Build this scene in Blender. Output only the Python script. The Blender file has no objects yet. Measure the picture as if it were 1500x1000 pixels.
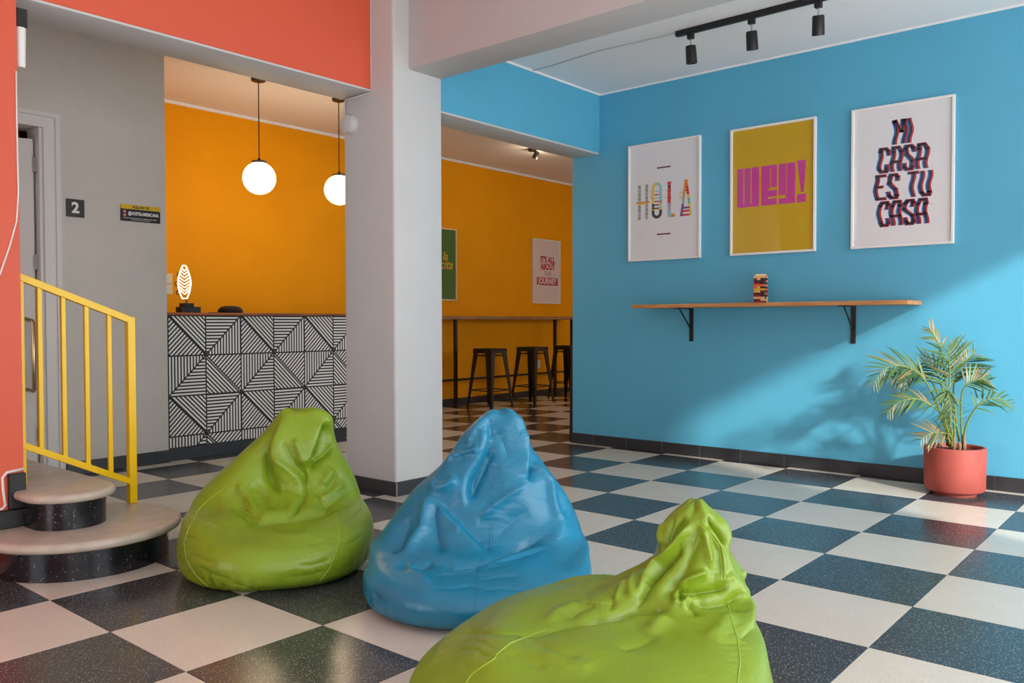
import bpy, bmesh, math, random
import numpy as np
from mathutils import Vector, Matrix
from mathutils.bvhtree import BVHTree

random.seed(7)
S = bpy.context.scene
COL = S.collection
PI = math.pi

# ------------------------------------------------------------------ camera
YAW, PITCH, ROLL, FPX = -0.703956, -0.0233639, -0.0025292, 1227.092
CAM = np.array([3.85165, -5.758424, 1.042204])
def cam_axes():
    f = np.array([math.cos(PITCH)*math.sin(YAW), math.cos(PITCH)*math.cos(YAW), math.sin(PITCH)])
    r = np.array([math.cos(YAW), -math.sin(YAW), 0.0]); u = np.cross(r, f)
    c, s = math.cos(ROLL), math.sin(ROLL)
    return c*r+s*u, -s*r+c*u, f
CR, CU, CF = cam_axes()
cam_d = bpy.data.cameras.new('camera'); cam = bpy.data.objects.new('camera', cam_d); COL.objects.link(cam)
cam_d.sensor_width = 36.0; cam_d.lens = FPX/1500*36; cam_d.clip_start = 0.05; cam_d.clip_end = 100
m = Matrix.Identity(4)
for i in range(3):
    m[i][0] = CR[i]; m[i][1] = CU[i]; m[i][2] = -CF[i]; m[i][3] = CAM[i]
cam.matrix_world = m
S.camera = cam
def ray(u, v):
    d = CF+(u-750)/FPX*CR-(v-500)/FPX*CU
    return d/np.linalg.norm(d)
def project(P):
    d = np.asarray(P, float)-CAM; z = d@CF
    return 750+FPX*(d@CR)/z, 500-FPX*(d@CU)/z, z

# ------------------------------------------------------------------ world, sun, exposure
W = bpy.data.worlds.new('daylight'); S.world = W; W.use_nodes = True
bg = W.node_tree.nodes['Background']
bg.inputs[0].default_value = (0.95, 0.97, 1.0, 1); bg.inputs[1].default_value = 4.8
sun_d = bpy.data.lights.new('sun', 'SUN'); sun = bpy.data.objects.new('sun', sun_d); COL.objects.link(sun)
sun_d.energy = 5.0; sun_d.angle = math.radians(2.5); sun_d.color = (1.0, 0.95, 0.86)
sun.location = (8, -6, 6)
sun.rotation_euler = Vector((-0.63, 0.325, -0.325)).to_track_quat('-Z', 'Y').to_euler()
S.view_settings.view_transform = 'Standard'; S.view_settings.look = 'None'
S.view_settings.gamma = 1.0; S.view_settings.use_curve_mapping = False
S.view_settings.exposure = 0.0

# ------------------------------------------------------------------ materials
def lin(c):
    out = []
    for x in c[:3]:
        x = x/255.0
        out.append(x/12.92 if x <= 0.04045 else ((x+0.055)/1.055)**2.4)
    return (*out, 1.0)
MATS = {}
def mat(name, rgb, rough=0.6, metal=0.0, bump=None, var=0.0, var_scale=3.0, spec=0.5, emit=None, coat=0.0, sheen=0.0):
    """bump = (scale, strength, distance)"""
    if name in MATS: return MATS[name]
    M = bpy.data.materials.new(name); M.use_nodes = True; nt = M.node_tree; N = nt.nodes; L = nt.links
    b = N['Principled BSDF']; c = lin(rgb)
    b.inputs['Base Color'].default_value = c; b.inputs['Roughness'].default_value = rough
    b.inputs['Metallic'].default_value = metal; b.inputs['Specular IOR Level'].default_value = spec
    b.inputs['Coat Weight'].default_value = coat
    b.inputs['Sheen Weight'].default_value = sheen
    geo = None
    if bump or var:
        geo = N.new('ShaderNodeNewGeometry')
    if var:
        n = N.new('ShaderNodeTexNoise'); n.inputs['Scale'].default_value = var_scale; n.inputs['Detail'].default_value = 5
        L.new(geo.outputs['Position'], n.inputs['Vector'])
        r = N.new('ShaderNodeMapRange'); r.inputs[1].default_value = 0.3; r.inputs[2].default_value = 0.7
        r.inputs[3].default_value = 1-var; r.inputs[4].default_value = 1+var
        L.new(n.outputs['Fac'], r.inputs[0])
        h = N.new('ShaderNodeHueSaturation'); h.inputs['Color'].default_value = c
        L.new(r.outputs[0], h.inputs['Value']); L.new(h.outputs[0], b.inputs['Base Color'])
    if bump:
        n = N.new('ShaderNodeTexNoise'); n.inputs['Scale'].default_value = bump[0]; n.inputs['Detail'].default_value = 6
        L.new(geo.outputs['Position'], n.inputs['Vector'])
        k = N.new('ShaderNodeBump'); k.inputs['Strength'].default_value = bump[1]; k.inputs['Distance'].default_value = bump[2]
        L.new(n.outputs['Fac'], k.inputs['Height']); L.new(k.outputs[0], b.inputs['Normal'])
    if emit:
        b.inputs['Emission Color'].default_value = lin(emit[0]); b.inputs['Emission Strength'].default_value = emit[1]
    MATS[name] = M
    return M

def wood(name, c1, c2, scale=(1.5, 18, 18), rough=0.5):
    M = bpy.data.materials.new(name); M.use_nodes = True; nt = M.node_tree; N = nt.nodes; L = nt.links
    b = N['Principled BSDF']; b.inputs['Roughness'].default_value = rough
    g = N.new('ShaderNodeNewGeometry'); mp = N.new('ShaderNodeMapping'); mp.inputs['Scale'].default_value = scale
    n = N.new('ShaderNodeTexNoise'); n.inputs['Scale'].default_value = 2.5; n.inputs['Detail'].default_value = 8
    r = N.new('ShaderNodeValToRGB'); r.color_ramp.elements[0].position = 0.32; r.color_ramp.elements[1].position = 0.68
    r.color_ramp.elements[0].color = lin(c1); r.color_ramp.elements[1].color = lin(c2)
    L.new(g.outputs['Position'], mp.inputs[0]); L.new(mp.outputs[0], n.inputs['Vector'])
    L.new(n.outputs['Fac'], r.inputs[0]); L.new(r.outputs[0], b.inputs['Base Color'])
    MATS[name] = M
    return M

def terrazzo(name, base, speck, amount, scale, rough, var):
    M = bpy.data.materials.new(name); M.use_nodes = True; nt = M.node_tree; N = nt.nodes; L = nt.links
    b = N['Principled BSDF']; b.inputs['Specular IOR Level'].default_value = 0.5
    g = N.new('ShaderNodeNewGeometry')
    v = N.new('ShaderNodeTexVoronoi'); v.inputs['Scale'].default_value = scale
    L.new(g.outputs['Position'], v.inputs['Vector'])
    sep = N.new('ShaderNodeSeparateColor'); L.new(v.outputs['Color'], sep.inputs[0])
    r = N.new('ShaderNodeMapRange'); r.inputs[1].default_value = 1-amount; r.inputs[2].default_value = 1.0
    L.new(sep.outputs[0], r.inputs[0])
    d = N.new('ShaderNodeMapRange'); d.inputs[1].default_value = 0.42; d.inputs[2].default_value = 0.25
    L.new(v.outputs['Distance'], d.inputs[0])
    mu = N.new('ShaderNodeMath'); mu.operation = 'MULTIPLY'; L.new(r.outputs[0], mu.inputs[0]); L.new(d.outputs[0], mu.inputs[1])
    n = N.new('ShaderNodeTexNoise'); n.inputs['Scale'].default_value = 5; n.inputs['Detail'].default_value = 6
    L.new(g.outputs['Position'], n.inputs['Vector'])
    oi = N.new('ShaderNodeObjectInfo')
    ad = N.new('ShaderNodeMath'); ad.operation = 'ADD'; L.new(n.outputs['Fac'], ad.inputs[0])
    sc = N.new('ShaderNodeMath'); sc.operation = 'MULTIPLY'; sc.inputs[1].default_value = 0.6
    L.new(oi.outputs['Random'], sc.inputs[0]); L.new(sc.outputs[0], ad.inputs[1])
    vr = N.new('ShaderNodeMapRange'); vr.inputs[1].default_value = 0.3; vr.inputs[2].default_value = 1.3
    vr.inputs[3].default_value = 1-var; vr.inputs[4].default_value = 1+var; L.new(ad.outputs[0], vr.inputs[0])
    h = N.new('ShaderNodeHueSaturation'); h.inputs['Color'].default_value = lin(base); L.new(vr.outputs[0], h.inputs['Value'])
    mx = N.new('ShaderNodeMix'); mx.data_type = 'RGBA'
    L.new(mu.outputs[0], mx.inputs[0]); L.new(h.outputs[0], mx.inputs[6]); mx.inputs[7].default_value = lin(speck)
    L.new(mx.outputs[2], b.inputs['Base Color'])
    n2 = N.new('ShaderNodeTexNoise'); n2.inputs['Scale'].default_value = 9; L.new(g.outputs['Position'], n2.inputs['Vector'])
    rr = N.new('ShaderNodeMapRange'); rr.inputs[3].default_value = rough-0.05; rr.inputs[4].default_value = rough+0.07
    L.new(n2.outputs['Fac'], rr.inputs[0]); L.new(rr.outputs[0], b.inputs['Roughness'])
    MATS[name] = M
    return M

def vinyl(name, rgb, rough=0.4):
    M = bpy.data.materials.new(name); M.use_nodes = True; nt = M.node_tree; N = nt.nodes; L = nt.links
    b = N['Principled BSDF']; b.inputs['Roughness'].default_value = rough
    g = N.new('ShaderNodeNewGeometry')
    n0 = N.new('ShaderNodeTexNoise'); n0.inputs['Scale'].default_value = 4; L.new(g.outputs['Position'], n0.inputs['Vector'])
    r = N.new('ShaderNodeMapRange'); r.inputs[1].default_value = .3; r.inputs[2].default_value = .7
    r.inputs[3].default_value = .9; r.inputs[4].default_value = 1.1; L.new(n0.outputs['Fac'], r.inputs[0])
    h = N.new('ShaderNodeHueSaturation'); h.inputs['Color'].default_value = lin(rgb); L.new(r.outputs[0], h.inputs['Value'])
    L.new(h.outputs[0], b.inputs['Base Color'])
    n = N.new('ShaderNodeTexNoise'); n.inputs['Scale'].default_value = 9; n.inputs['Detail'].default_value = 7; n.inputs['Distortion'].default_value = 1.2
    mp = N.new('ShaderNodeMapping'); mp.inputs['Scale'].default_value = (1, 1, 2.2)
    L.new(g.outputs['Position'], mp.inputs[0]); L.new(mp.outputs[0], n.inputs['Vector'])
    n2 = N.new('ShaderNodeTexNoise'); n2.inputs['Scale'].default_value = 420; L.new(g.outputs['Position'], n2.inputs['Vector'])
    k = N.new('ShaderNodeBump'); k.inputs['Strength'].default_value = 0.35; k.inputs['Distance'].default_value = 0.012
    L.new(n.outputs['Fac'], k.inputs['Height'])
    k2 = N.new('ShaderNodeBump'); k2.inputs['Strength'].default_value = 0.08; k2.inputs['Distance'].default_value = 0.001
    L.new(n2.outputs['Fac'], k2.inputs['Height']); L.new(k.outputs[0], k2.inputs['Normal']); L.new(k2.outputs[0], b.inputs['Normal'])
    MATS[name] = M
    return M

def leafmat(name, c1, c2):
    M = bpy.data.materials.new(name); M.use_nodes = True; nt = M.node_tree; N = nt.nodes; L = nt.links
    b = N['Principled BSDF']; b.inputs['Roughness'].default_value = 0.45
    oi = N.new('ShaderNodeObjectInfo'); r = N.new('ShaderNodeValToRGB')
    r.color_ramp.elements[0].color = lin(c1); r.color_ramp.elements[1].color = lin(c2)
    L.new(oi.outputs['Random'], r.inputs[0]); L.new(r.outputs[0], b.inputs['Base Color'])
    MATS[name] = M
    return M

def glassmat(name):
    M = bpy.data.materials.new(name); M.use_nodes = True; nt = M.node_tree; N = nt.nodes; L = nt.links
    N.remove(N['Principled BSDF']); o = N['Material Output']
    t = N.new('ShaderNodeBsdfTransparent'); gl = N.new('ShaderNodeBsdfGlossy'); gl.inputs['Roughness'].default_value = 0.02
    f = N.new('ShaderNodeFresnel'); f.inputs[0].default_value = 1.45
    gg = N.new('ShaderNodeNewGeometry'); iv = N.new('ShaderNodeMath'); iv.operation = 'SUBTRACT'; iv.inputs[0].default_value = 1.0
    L.new(gg.outputs['Backfacing'], iv.inputs[1]); mf = N.new('ShaderNodeMath'); mf.operation = 'MULTIPLY'
    L.new(f.outputs[0], mf.inputs[0]); L.new(iv.outputs[0], mf.inputs[1])
    mx = N.new('ShaderNodeMixShader'); L.new(mf.outputs[0], mx.inputs[0]); L.new(t.outputs[0], mx.inputs[1]); L.new(gl.outputs[0], mx.inputs[2])
    L.new(mx.outputs[0], o.inputs[0])
    MATS[name] = M
    return M

BLUE = mat('blue_plaster', (84, 170, 202), 0.55, bump=(3.2, 0.35, 0.02), var=0.05, var_scale=1.3)
BLUE2 = BLUE
ORANGE = mat('orange_plaster', (236, 158, 0), 0.6, spec=0.15, bump=(4, 0.3, 0.015), var=0.03)
RED = mat('coral_plaster', (210, 86, 56), 0.55, bump=(6, 0.2, 0.01))
GREY = mat('grey_plaster', (198, 194, 186), 0.6, bump=(6, 0.8, 0.02), var=0.03)
WHITEP = mat('white_grey_plaster', (197, 197, 196), 0.6, bump=(5, 0.3, 0.01), var=0.02)
CEIL = mat('ceiling_white', (236, 236, 236), 0.7, bump=(7, 0.35, 0.01))
SKIRT = mat('charcoal_tile', (46, 48, 52), 0.35, var=0.12, var_scale=8)
GROUT = mat('grout_grey', (120, 118, 114), 0.8)
BLACKM = mat('black_metal', (20, 19, 18), 0.4)
BLACKP = mat('black_plastic', (16, 16, 16), 0.45)
WHITEF = mat('white_frame', (232, 230, 226), 0.4)
PAPER = mat('paper_white', (226, 226, 228), 0.7)
YELLOW = mat('yellow_enamel', (236, 192, 0), 0.35)
TLIGHT = terrazzo('terrazzo_cream', (212, 205, 191), (164, 148, 126), 0.35, 220, 0.22, 0.07)
TDARK = terrazzo('terrazzo_charcoal', (58, 62, 68), (205, 205, 200), 0.36, 235, 0.2, 0.12)
STONE = mat('step_stone', (184, 174, 158), 0.32, var=0.12, var_scale=14)
STONED = terrazzo('step_black', (24, 26, 32), (150, 152, 156), 0.12, 150, 0.18, 0.1)
WOOD = wood('shelf_wood', (168, 106, 58), (206, 150, 92), (1.5, 20, 20))
WOOD2 = wood('counter_wood', (120, 62, 26), (170, 96, 44), (18, 1.5, 18))
WOOD3 = wood('bar_wood', (128, 84, 50), (176, 126, 82), (18, 1.5, 18))
GREENV = vinyl('lime_vinyl', (124, 152, 30), 0.36)
BLUEV = vinyl('blue_vinyl', (30, 126, 162), 0.3)
TERRA = mat('terracotta_red', (160, 72, 62), 0.65, bump=(14, 0.25, 0.004), var=0.08, var_scale=9)
SOIL = mat('soil', (58, 44, 34), 0.95, bump=(60, 1.0, 0.01))
LEAF = leafmat('palm_leaf', (22, 60, 26), (84, 112, 40))
LEAFB = leafmat('palm_leaf_dry', (94, 84, 46), (138, 118, 72))
STEMM = mat('palm_stem', (112, 124, 50), 0.5, var=0.2, var_scale=20)
STEMB = mat('palm_stem_base', (134, 104, 78), 0.8, var=0.2, var_scale=30)
CHROME = mat('steel', (200, 195, 185), 0.2, metal=1.0)
GLASS = glassmat('picture_glass')
GLOBE = mat('globe_glow', (255, 244, 224), 0.3, emit=((255, 226, 184), 18.0))
NEON = mat('neon_glow', (250, 255, 230), 0.3, emit=((250, 255, 215), 3.0))
DOORG = mat('door_grey', (206, 204, 199), 0.45)
CABLE = mat('cable_white', (224, 216, 210), 0.5)

# ------------------------------------------------------------------ mesh helpers
class MB:
    def __init__(s): s.v = []; s.f = []; s.mi = []
    def add(s, vs, fs, mi=0):
        k = len(s.v); s.v += [tuple(float(c) for c in q) for q in vs]
        s.f += [tuple(k+i for i in f) for f in fs]; s.mi += [mi]*len(fs); return s
    def box(s, x0, x1, y0, y1, z0, z1, mi=0):
        vs = [(x0,y0,z0),(x1,y0,z0),(x1,y1,z0),(x0,y1,z0),(x0,y0,z1),(x1,y0,z1),(x1,y1,z1),(x0,y1,z1)]
        return s.add(vs, [(0,3,2,1),(4,5,6,7),(0,1,5,4),(1,2,6,5),(2,3,7,6),(3,0,4,7)], mi)
    def hexa(s, lo, hi, mi=0):      # two quads of 4 points
        return s.add(list(lo)+list(hi), [(0,3,2,1),(4,5,6,7),(0,1,5,4),(1,2,6,5),(2,3,7,6),(3,0,4,7)], mi)
    def tube(s, path, r, n=8, mi=0, cap=True):
        path = [Vector(q) for q in path]; rs = r if isinstance(r, (list, tuple)) else [r]*len(path)
        rings = []; prev = None
        for i, q in enumerate(path):
            t = (path[min(i+1, len(path)-1)]-path[max(i-1, 0)])
            t = t.normalized() if t.length > 1e-9 else Vector((0, 0, 1))
            if prev is None:
                a = t.orthogonal().normalized()
            else:
                a = (prev-t*prev.dot(t)); a = a.normalized() if a.length > 1e-6 else t.orthogonal().normalized()
            prev = a; b = t.cross(a)
            rings.append([q+(a*math.cos(2*PI*k/n)+b*math.sin(2*PI*k/n))*rs[i] for k in range(n)])
        k0 = len(s.v); s.v += [tuple(p) for rg in rings for p in rg]
        for i in range(len(rings)-1):
            for k in range(n):
                s.f.append((k0+i*n+k, k0+i*n+(k+1) % n, k0+(i+1)*n+(k+1) % n, k0+(i+1)*n+k)); s.mi.append(mi)
        if cap:
            s.f.append(tuple(k0+k for k in range(n))[::-1]); s.mi.append(mi)
            s.f.append(tuple(k0+(len(rings)-1)*n+k for k in range(n))); s.mi.append(mi)
        return s
    def lathe(s, prof, c=(0, 0, 0), n=32, mi=0):
        k0 = len(s.v)
        for r, z in prof:
            for k in range(n):
                s.v.append((c[0]+r*math.cos(2*PI*k/n), c[1]+r*math.sin(2*PI*k/n), c[2]+z))
        for i in range(len(prof)-1):
            for k in range(n):
                s.f.append((k0+i*n+k, k0+i*n+(k+1) % n, k0+(i+1)*n+(k+1) % n, k0+(i+1)*n+k)); s.mi.append(mi)
        s.f.append(tuple(k0+k for k in range(n))[::-1]); s.mi.append(mi)
        s.f.append(tuple(k0+(len(prof)-1)*n+k for k in range(n))); s.mi.append(mi)
        return s
    def prism(s, poly, z0, z1, mi=0):   # xy polygon extruded in z
        n = len(poly)
        vs = [(x, y, z0) for x, y in poly]+[(x, y, z1) for x, y in poly]
        fs = [tuple(range(n))[::-1], tuple(range(n, 2*n))]+[(i, (i+1) % n, n+(i+1) % n, n+i) for i in range(n)]
        return s.add(vs, fs, mi)
    def flat(s, poly, y, t=0.0006, mi=0):   # xz polygon, front at y-t (faces -y)
        n = len(poly)
        a = sum(poly[i][0]*poly[(i+1) % n][1]-poly[(i+1) % n][0]*poly[i][1] for i in range(n))
        if a < 0: poly = poly[::-1]
        vs = [(x, y-t, z) for x, z in poly]+[(x, y, z) for x, z in poly]
        fs = [tuple(range(n))]+[((i+1) % n, i, n+i, n+(i+1) % n) for i in range(n)]
        return s.add(vs, fs, mi)
    def rect(s, x0, x1, z0, z1, y, t=0.0006, mi=0):
        return s.flat([(x0, z0), (x1, z0), (x1, z1), (x0, z1)], y, t, mi)
    def mesh(s, name, mats, smooth=False, bevel=0, recalc=True, seg=2):
        me = bpy.data.meshes.new(name); me.from_pydata(s.v, [], s.f); me.update()
        for mm in (mats if isinstance(mats, (list, tuple)) else [mats]): me.materials.append(mm)
        me.polygons.foreach_set('material_index', s.mi)
        if bevel or recalc:
            bm = bmesh.new(); bm.from_mesh(me)
            if bevel:
                es = [e for e in bm.edges if len(e.link_faces) == 2 and e.calc_face_angle(0) > 0.6]
                bmesh.ops.bevel(bm, geom=es, offset=bevel, segments=seg, affect='EDGES', profile=0.5)
            if recalc: bmesh.ops.recalc_face_normals(bm, faces=bm.faces)
            bm.to_mesh(me); bm.free()
        if smooth:
            me.polygons.foreach_set('use_smooth', [True]*len(me.polygons))
            if bevel or smooth == 'auto':
                try: me.set_sharp_from_angle(angle=math.radians(40))
                except Exception: pass
        return me
    def build(s, name, mats, parent=None, smooth=False, bevel=0, seg=2, recalc=True):
        o = bpy.data.objects.new(name, s.mesh(name, mats, smooth, bevel, recalc, seg)); COL.objects.link(o)
        if parent: o.parent = parent
        return o

def thing(name, label, cat, loc=(0, 0, 0), rz=0, group=None):
    o = bpy.data.objects.new(name, None); COL.objects.link(o); o.empty_display_size = 0.1
    o.location = loc; o.rotation_euler = (0, 0, rz); tag(o, label, cat, group); return o
def tag(o, label, cat, group=None):
    o['label'] = label; o['category'] = cat
    if group: o['group'] = group
    return o
def struct(o): o['kind'] = 'structure'; return o
def copy_tree(o, parent=None):
    c = o.copy(); COL.objects.link(c); c.parent = parent
    for ch in list(o.children): copy_tree(ch, c)
    return c
def B(x0, x1, y0, y1, z0, z1): return MB().box(x0, x1, y0, y1, z0, z1)

def text_mesh(s, size, w=None, bold=0.0, shear=0.0, align='CENTER', t=0.0006):
    cu = bpy.data.curves.new('lettering', 'FONT'); cu.body = s; cu.size = size; cu.align_x = align; cu.align_y = 'CENTER'
    cu.offset = bold; cu.shear = shear; cu.extrude = t/2; cu.resolution_u = 3
    o = bpy.data.objects.new('lettering_tmp', cu); COL.objects.link(o)
    dg = bpy.context.evaluated_depsgraph_get()
    me = bpy.data.meshes.new_from_object(o.evaluated_get(dg))
    bpy.data.objects.remove(o); bpy.data.curves.remove(cu)
    xs = [v.co.x for v in me.vertices]
    k = 1.0
    if w and xs and align == 'CENTER': k = w/(max(xs)-min(xs))
    me.transform(Matrix.Rotation(PI/2, 4, 'X') @ Matrix.Diagonal((k, 1, 1, 1)))
    return me
def put_text(s, x, z, y, size, m_, parent, w=None, bold=0.0, shear=0.0, align='CENTER', name='lettering'):
    me = text_mesh(s, size, w, bold, shear, align); me.materials.clear(); me.materials.append(m_)
    o = bpy.data.objects.new(name, me); COL.objects.link(o); o.parent = parent; o.location = (x, y, z); return o

# ------------------------------------------------------------------ the setting
ZB = 2.44          # soffit of the beams along Y
ZC = 2.935         # ceiling over the blue alcove
ZO = 3.09          # ceiling over the reception and corridor
fl = struct(B(-3.9, 5.2, -8.8, 7.2, -0.2, -0.012).build('floor', GROUT))
def tile_mesh(name, m_):
    g = 0.0012
    return B(g, 0.5-g, g, 0.5-g, -0.012, 0.0).mesh(name, m_, bevel=0.0008, seg=1)
TM = [tile_mesh('floor_tile', TLIGHT), tile_mesh('floor_tile', TDARK)]
cands = []
for i in range(-7, 11):
    for j in range(-14, 18):
        # tile spans X i/2..(i+1)/2 ; Y -(j+1)/2..-j/2
        x0, y0 = i*0.5, -(j+1)*0.5
        dark = (i+j) % 2
        pr = [project((x0+a, y0+b, 0)) for a in (0, .5) for b in (0, .5)]
        vis = all(q[2] > 0.4 for q in pr)
        area = 0
        if vis:
            us = [q[0] for q in pr]; vs = [q[1] for q in pr]
            if max(us) < 0 or min(us) > 1500 or max(vs) < 0 or min(vs) > 1000: vis = False
            # behind the blue wall
            if y0 > 0.1 and x0 > -0.4: vis = False
            if x0 < -2.2 and y0 < 0.3: vis = False
            if x0 < -0.4 and y0 < -4.4: vis = False
            area = (max(us)-min(us))*(max(vs)-min(vs))
        cands.append((vis, area, x0, y0, dark))
show = sorted([c for c in cands if c[0]], key=lambda c: -c[1])[:298]
keys = set((c[2], c[3]) for c in show)
for c in show:
    o = bpy.data.objects.new('floor_tile', TM[c[4]]); COL.objects.link(o); o.location = (c[2], c[3], 0); o.parent = fl
rest = MB()
for c in cands:
    if (c[2], c[3]) not in keys:
        g = 0.0012
        rest.box(c[2]+g, c[2]+.5-g, c[3]+g, c[3]+.5-g, -0.012, 0.0, c[4])
ro = rest.build('floor_tiles_beyond', [TLIGHT, TDARK], fl); ro['kind'] = 'stuff'

# blue wall
struct(B(-0.42, 5.0, 0.08, 0.30, 0.0, 3.2).build('wall_back', BLUE))
# far orange wall behind reception and corridor, closing walls
struct(B(-3.78, -3.58, -8.6, 7.0, 0, 3.3).build('wall_orange', ORANGE))
struct(B(-3.58, 2.2, 6.6, 6.8, 0, 3.3).build('wall_corridor_end', ORANGE))
struct(B(-3.58, -2.35, -2.86, -2.66, 0, 3.3).build('wall_reception_side', ORANGE))
# grey wall with door opening Y -4.36 .. -3.51
gw = MB(); gw.box(-2.35, -2.15, -3.51, -2.66, 0, 3.3); gw.box(-2.35, -2.15, -8.6, -4.36, 0, 3.3); gw.box(-2.35, -2.15, -4.36, -3.51, 2.34, 3.3)
struct(gw.build('wall_left', GREY))
# red wall end
struct(MB().box(-0.40, -0.105, -8.6, -4.60, 0.0, 3.3).box(-0.40, -0.105, -4.60, -4.372, 0.168, 3.3).build('wall_red', RED))
# closing walls of the lobby: right side and front, openings added for daylight
rw = MB(); rw.box(4.9, 5.1, -2.45, -2.2, 0, 3.3); rw.box(4.9, 5.1, -8.6, -0.02, 2.55, 3.3); rw.box(4.9, 5.1, -0.02, 0.08, 0, 3.3)
rw.box(4.9, 5.1, -5.45, -5.2, 0, 2.55); rw.box(4.9, 5.1, -8.6, -8.2, 0, 2.55)
struct(rw.build('wall_right', WHITEP))
fw = MB(); fw.box(-0.4, 0.2, -8.8, -8.6, 0, 3.3); fw.box(1.8, 5.1, -8.8, -8.6, 0, 3.3); fw.box(0.2, 1.8, -8.8, -8.6, 1.9, 3.3)
fw.box(-3.78, -2.0, -8.8, -8.6, 0, 3.3); fw.box(-2.0, -0.4, -8.8, -8.6, 0, 0.9); fw.box(-2.0, -0.4, -8.8, -8.6, 2.9, 3.3)
struct(fw.build('wall_front', RED))
# unseen block, added to keep the sun off the other openings
nb_ = tag(MB().prism([(12.0, -5.95), (12.0, -24.0), (14.0, -24.0), (14.0, -7.1)], 0.0, 7.5).build('sun_blocker', WHITEP), 'pale unseen block added outside to keep sun off the lobby openings', 'sun blocker')
# room behind the blue wall: window side
bw = MB(); bw.box(2.0, 2.2, 0.30, 2.6, 0, 3.3); bw.box(2.0, 2.2, 5.4, 6.6, 0, 3.3); bw.box(2.0, 2.2, 2.6, 5.4, 2.2, 3.3); bw.box(2.0, 2.2, 2.6, 5.4, 0, 0.9)
struct(bw.build('wall_corridor_side', ORANGE))
# ceilings
struct(B(-0.26, 5.1, -2.02, 0.30, ZC, 3.3).build('ceiling', CEIL))
struct(B(-0.26, 5.1, -8.8, -2.20, 3.22, 3.4).build('ceiling_lobby', CEIL))
struct(B(-3.78, -0.26, -8.8, 0.1, ZO, 3.4).build('ceiling_reception', CEIL))
struct(B(-3.78, 2.2, 0.1, 6.8, ZO, 3.4).build('ceiling_corridor', CEIL))
# column and beams
struct(B(-0.382, 0.09, -2.405, -2.0, 0, 3.3).build('wall_column', WHITEP, smooth=True, bevel=0.018, seg=3))
bm_ = struct(B(-0.40, -0.107, -8.6, -2.40, ZB, 3.3).build('trim_red_beam', WHITEP, smooth=True, bevel=0.008))
B(-0.108, -0.1035, -8.6, -2.417, ZB+0.012, 3.3).build('red_paint', RED, bm_)
bb = struct(B(-0.42, -0.144, -2.02, 0.079, ZB-0.004, 3.3).build('trim_blue_beam', WHITEP, smooth=True, bevel=0.008))
B(-0.145, -0.140, -2.0, 0.079, ZB+0.010, 3.0).build('blue_paint', BLUE, bb)
struct(B(0.06, 5.0, -2.283, -2.0, 2.564, 3.3).build('trim_cross_beam', WHITEP, smooth=True, bevel=0.012))
# white cove line between orange wall and ceiling
struct(B(-3.58, -3.565, -2.66, 6.6, 3.062, 3.09).build('trim_cove', CEIL))
struct(B(-0.139, 4.9, 0.068, 0.08, ZC-0.012, ZC).build('trim_ceiling_edge', CEIL))
struct(B(-0.14, -0.128, -2.0, 0.08, ZC-0.014, ZC).build('trim_beam_edge', CEIL))

# skirting tiles
def skirting(name, a, b, n, h, t, first=None, step=0.333, piece='skirting_tile', m_=None):
    """run from a to b (xy), face normal n; tiles are children"""
    a = Vector((*a, 0)); b = Vector((*b, 0)); n = Vector((*n, 0)); d = (b-a); Ln = d.length; d.normalize()
    base = MB(); 
    def quad(s0, s1, t0, t1, z0, z1, mb):
        P = [a+d*s0+n*t0, a+d*s1+n*t0, a+d*s1+n*t1, a+d*s0+n*t1]
        mb.hexa([(q.x, q.y, z0) for q in P], [(q.x, q.y, z1) for q in P])
    quad(0, Ln, 0.0005, t-0.004, 0.001, h-0.003, base)
    o = struct(base.build(name, GROUT))
    s = (first if first is not None else step); cuts = [0.0]
    while s < Ln-0.01:
        cuts.append(s); s += step
    cuts.append(Ln)
    for s0, s1 in zip(cuts[:-1], cuts[1:]):
        mb = MB(); quad(s0+0.0012, s1-0.0012, 0.0, t, 0.001, h, mb)
        mb.build(piece, m_ or SKIRT, o, bevel=0.002, seg=1)
    return o
skirting('baseboard_back', (-0.42, 0.08), (4.9, 0.08), (0, -1), 0.088, 0.018, first=0.554-0.333)
skirting('baseboard_column_front', (-0.382, -2.405), (0.105, -2.405), (0, -1), 0.085, 0.015, step=1.0)
skirting('baseboard_column_side', (0.09, -2.405), (0.09, -2.0), (1, 0), 0.085, 0.015, step=1.0)
skirting('baseboard_left', (-2.15, -3.39), (-2.15, -2.655), (1, 0), 0.092, 0.018, first=0.30)
skirting('baseboard_orange', (-3.58, 0.6), (-3.58, 6.6), (1, 0), 0.075, 0.015)
# stepped black skirting at the end of the red wall
rs = MB()
rs.box(-0.105, -0.085, -8.6, -4.36, 0.166, 0.245)
struct(rs.build('baseboard_red', BLACKP, bevel=0.004, seg=1))
struct(B(-0.105, -0.083, -4.437, -4.368, 0.245, 0.398).build('baseboard_red_upright', BLACKP, bevel=0.006))

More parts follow.
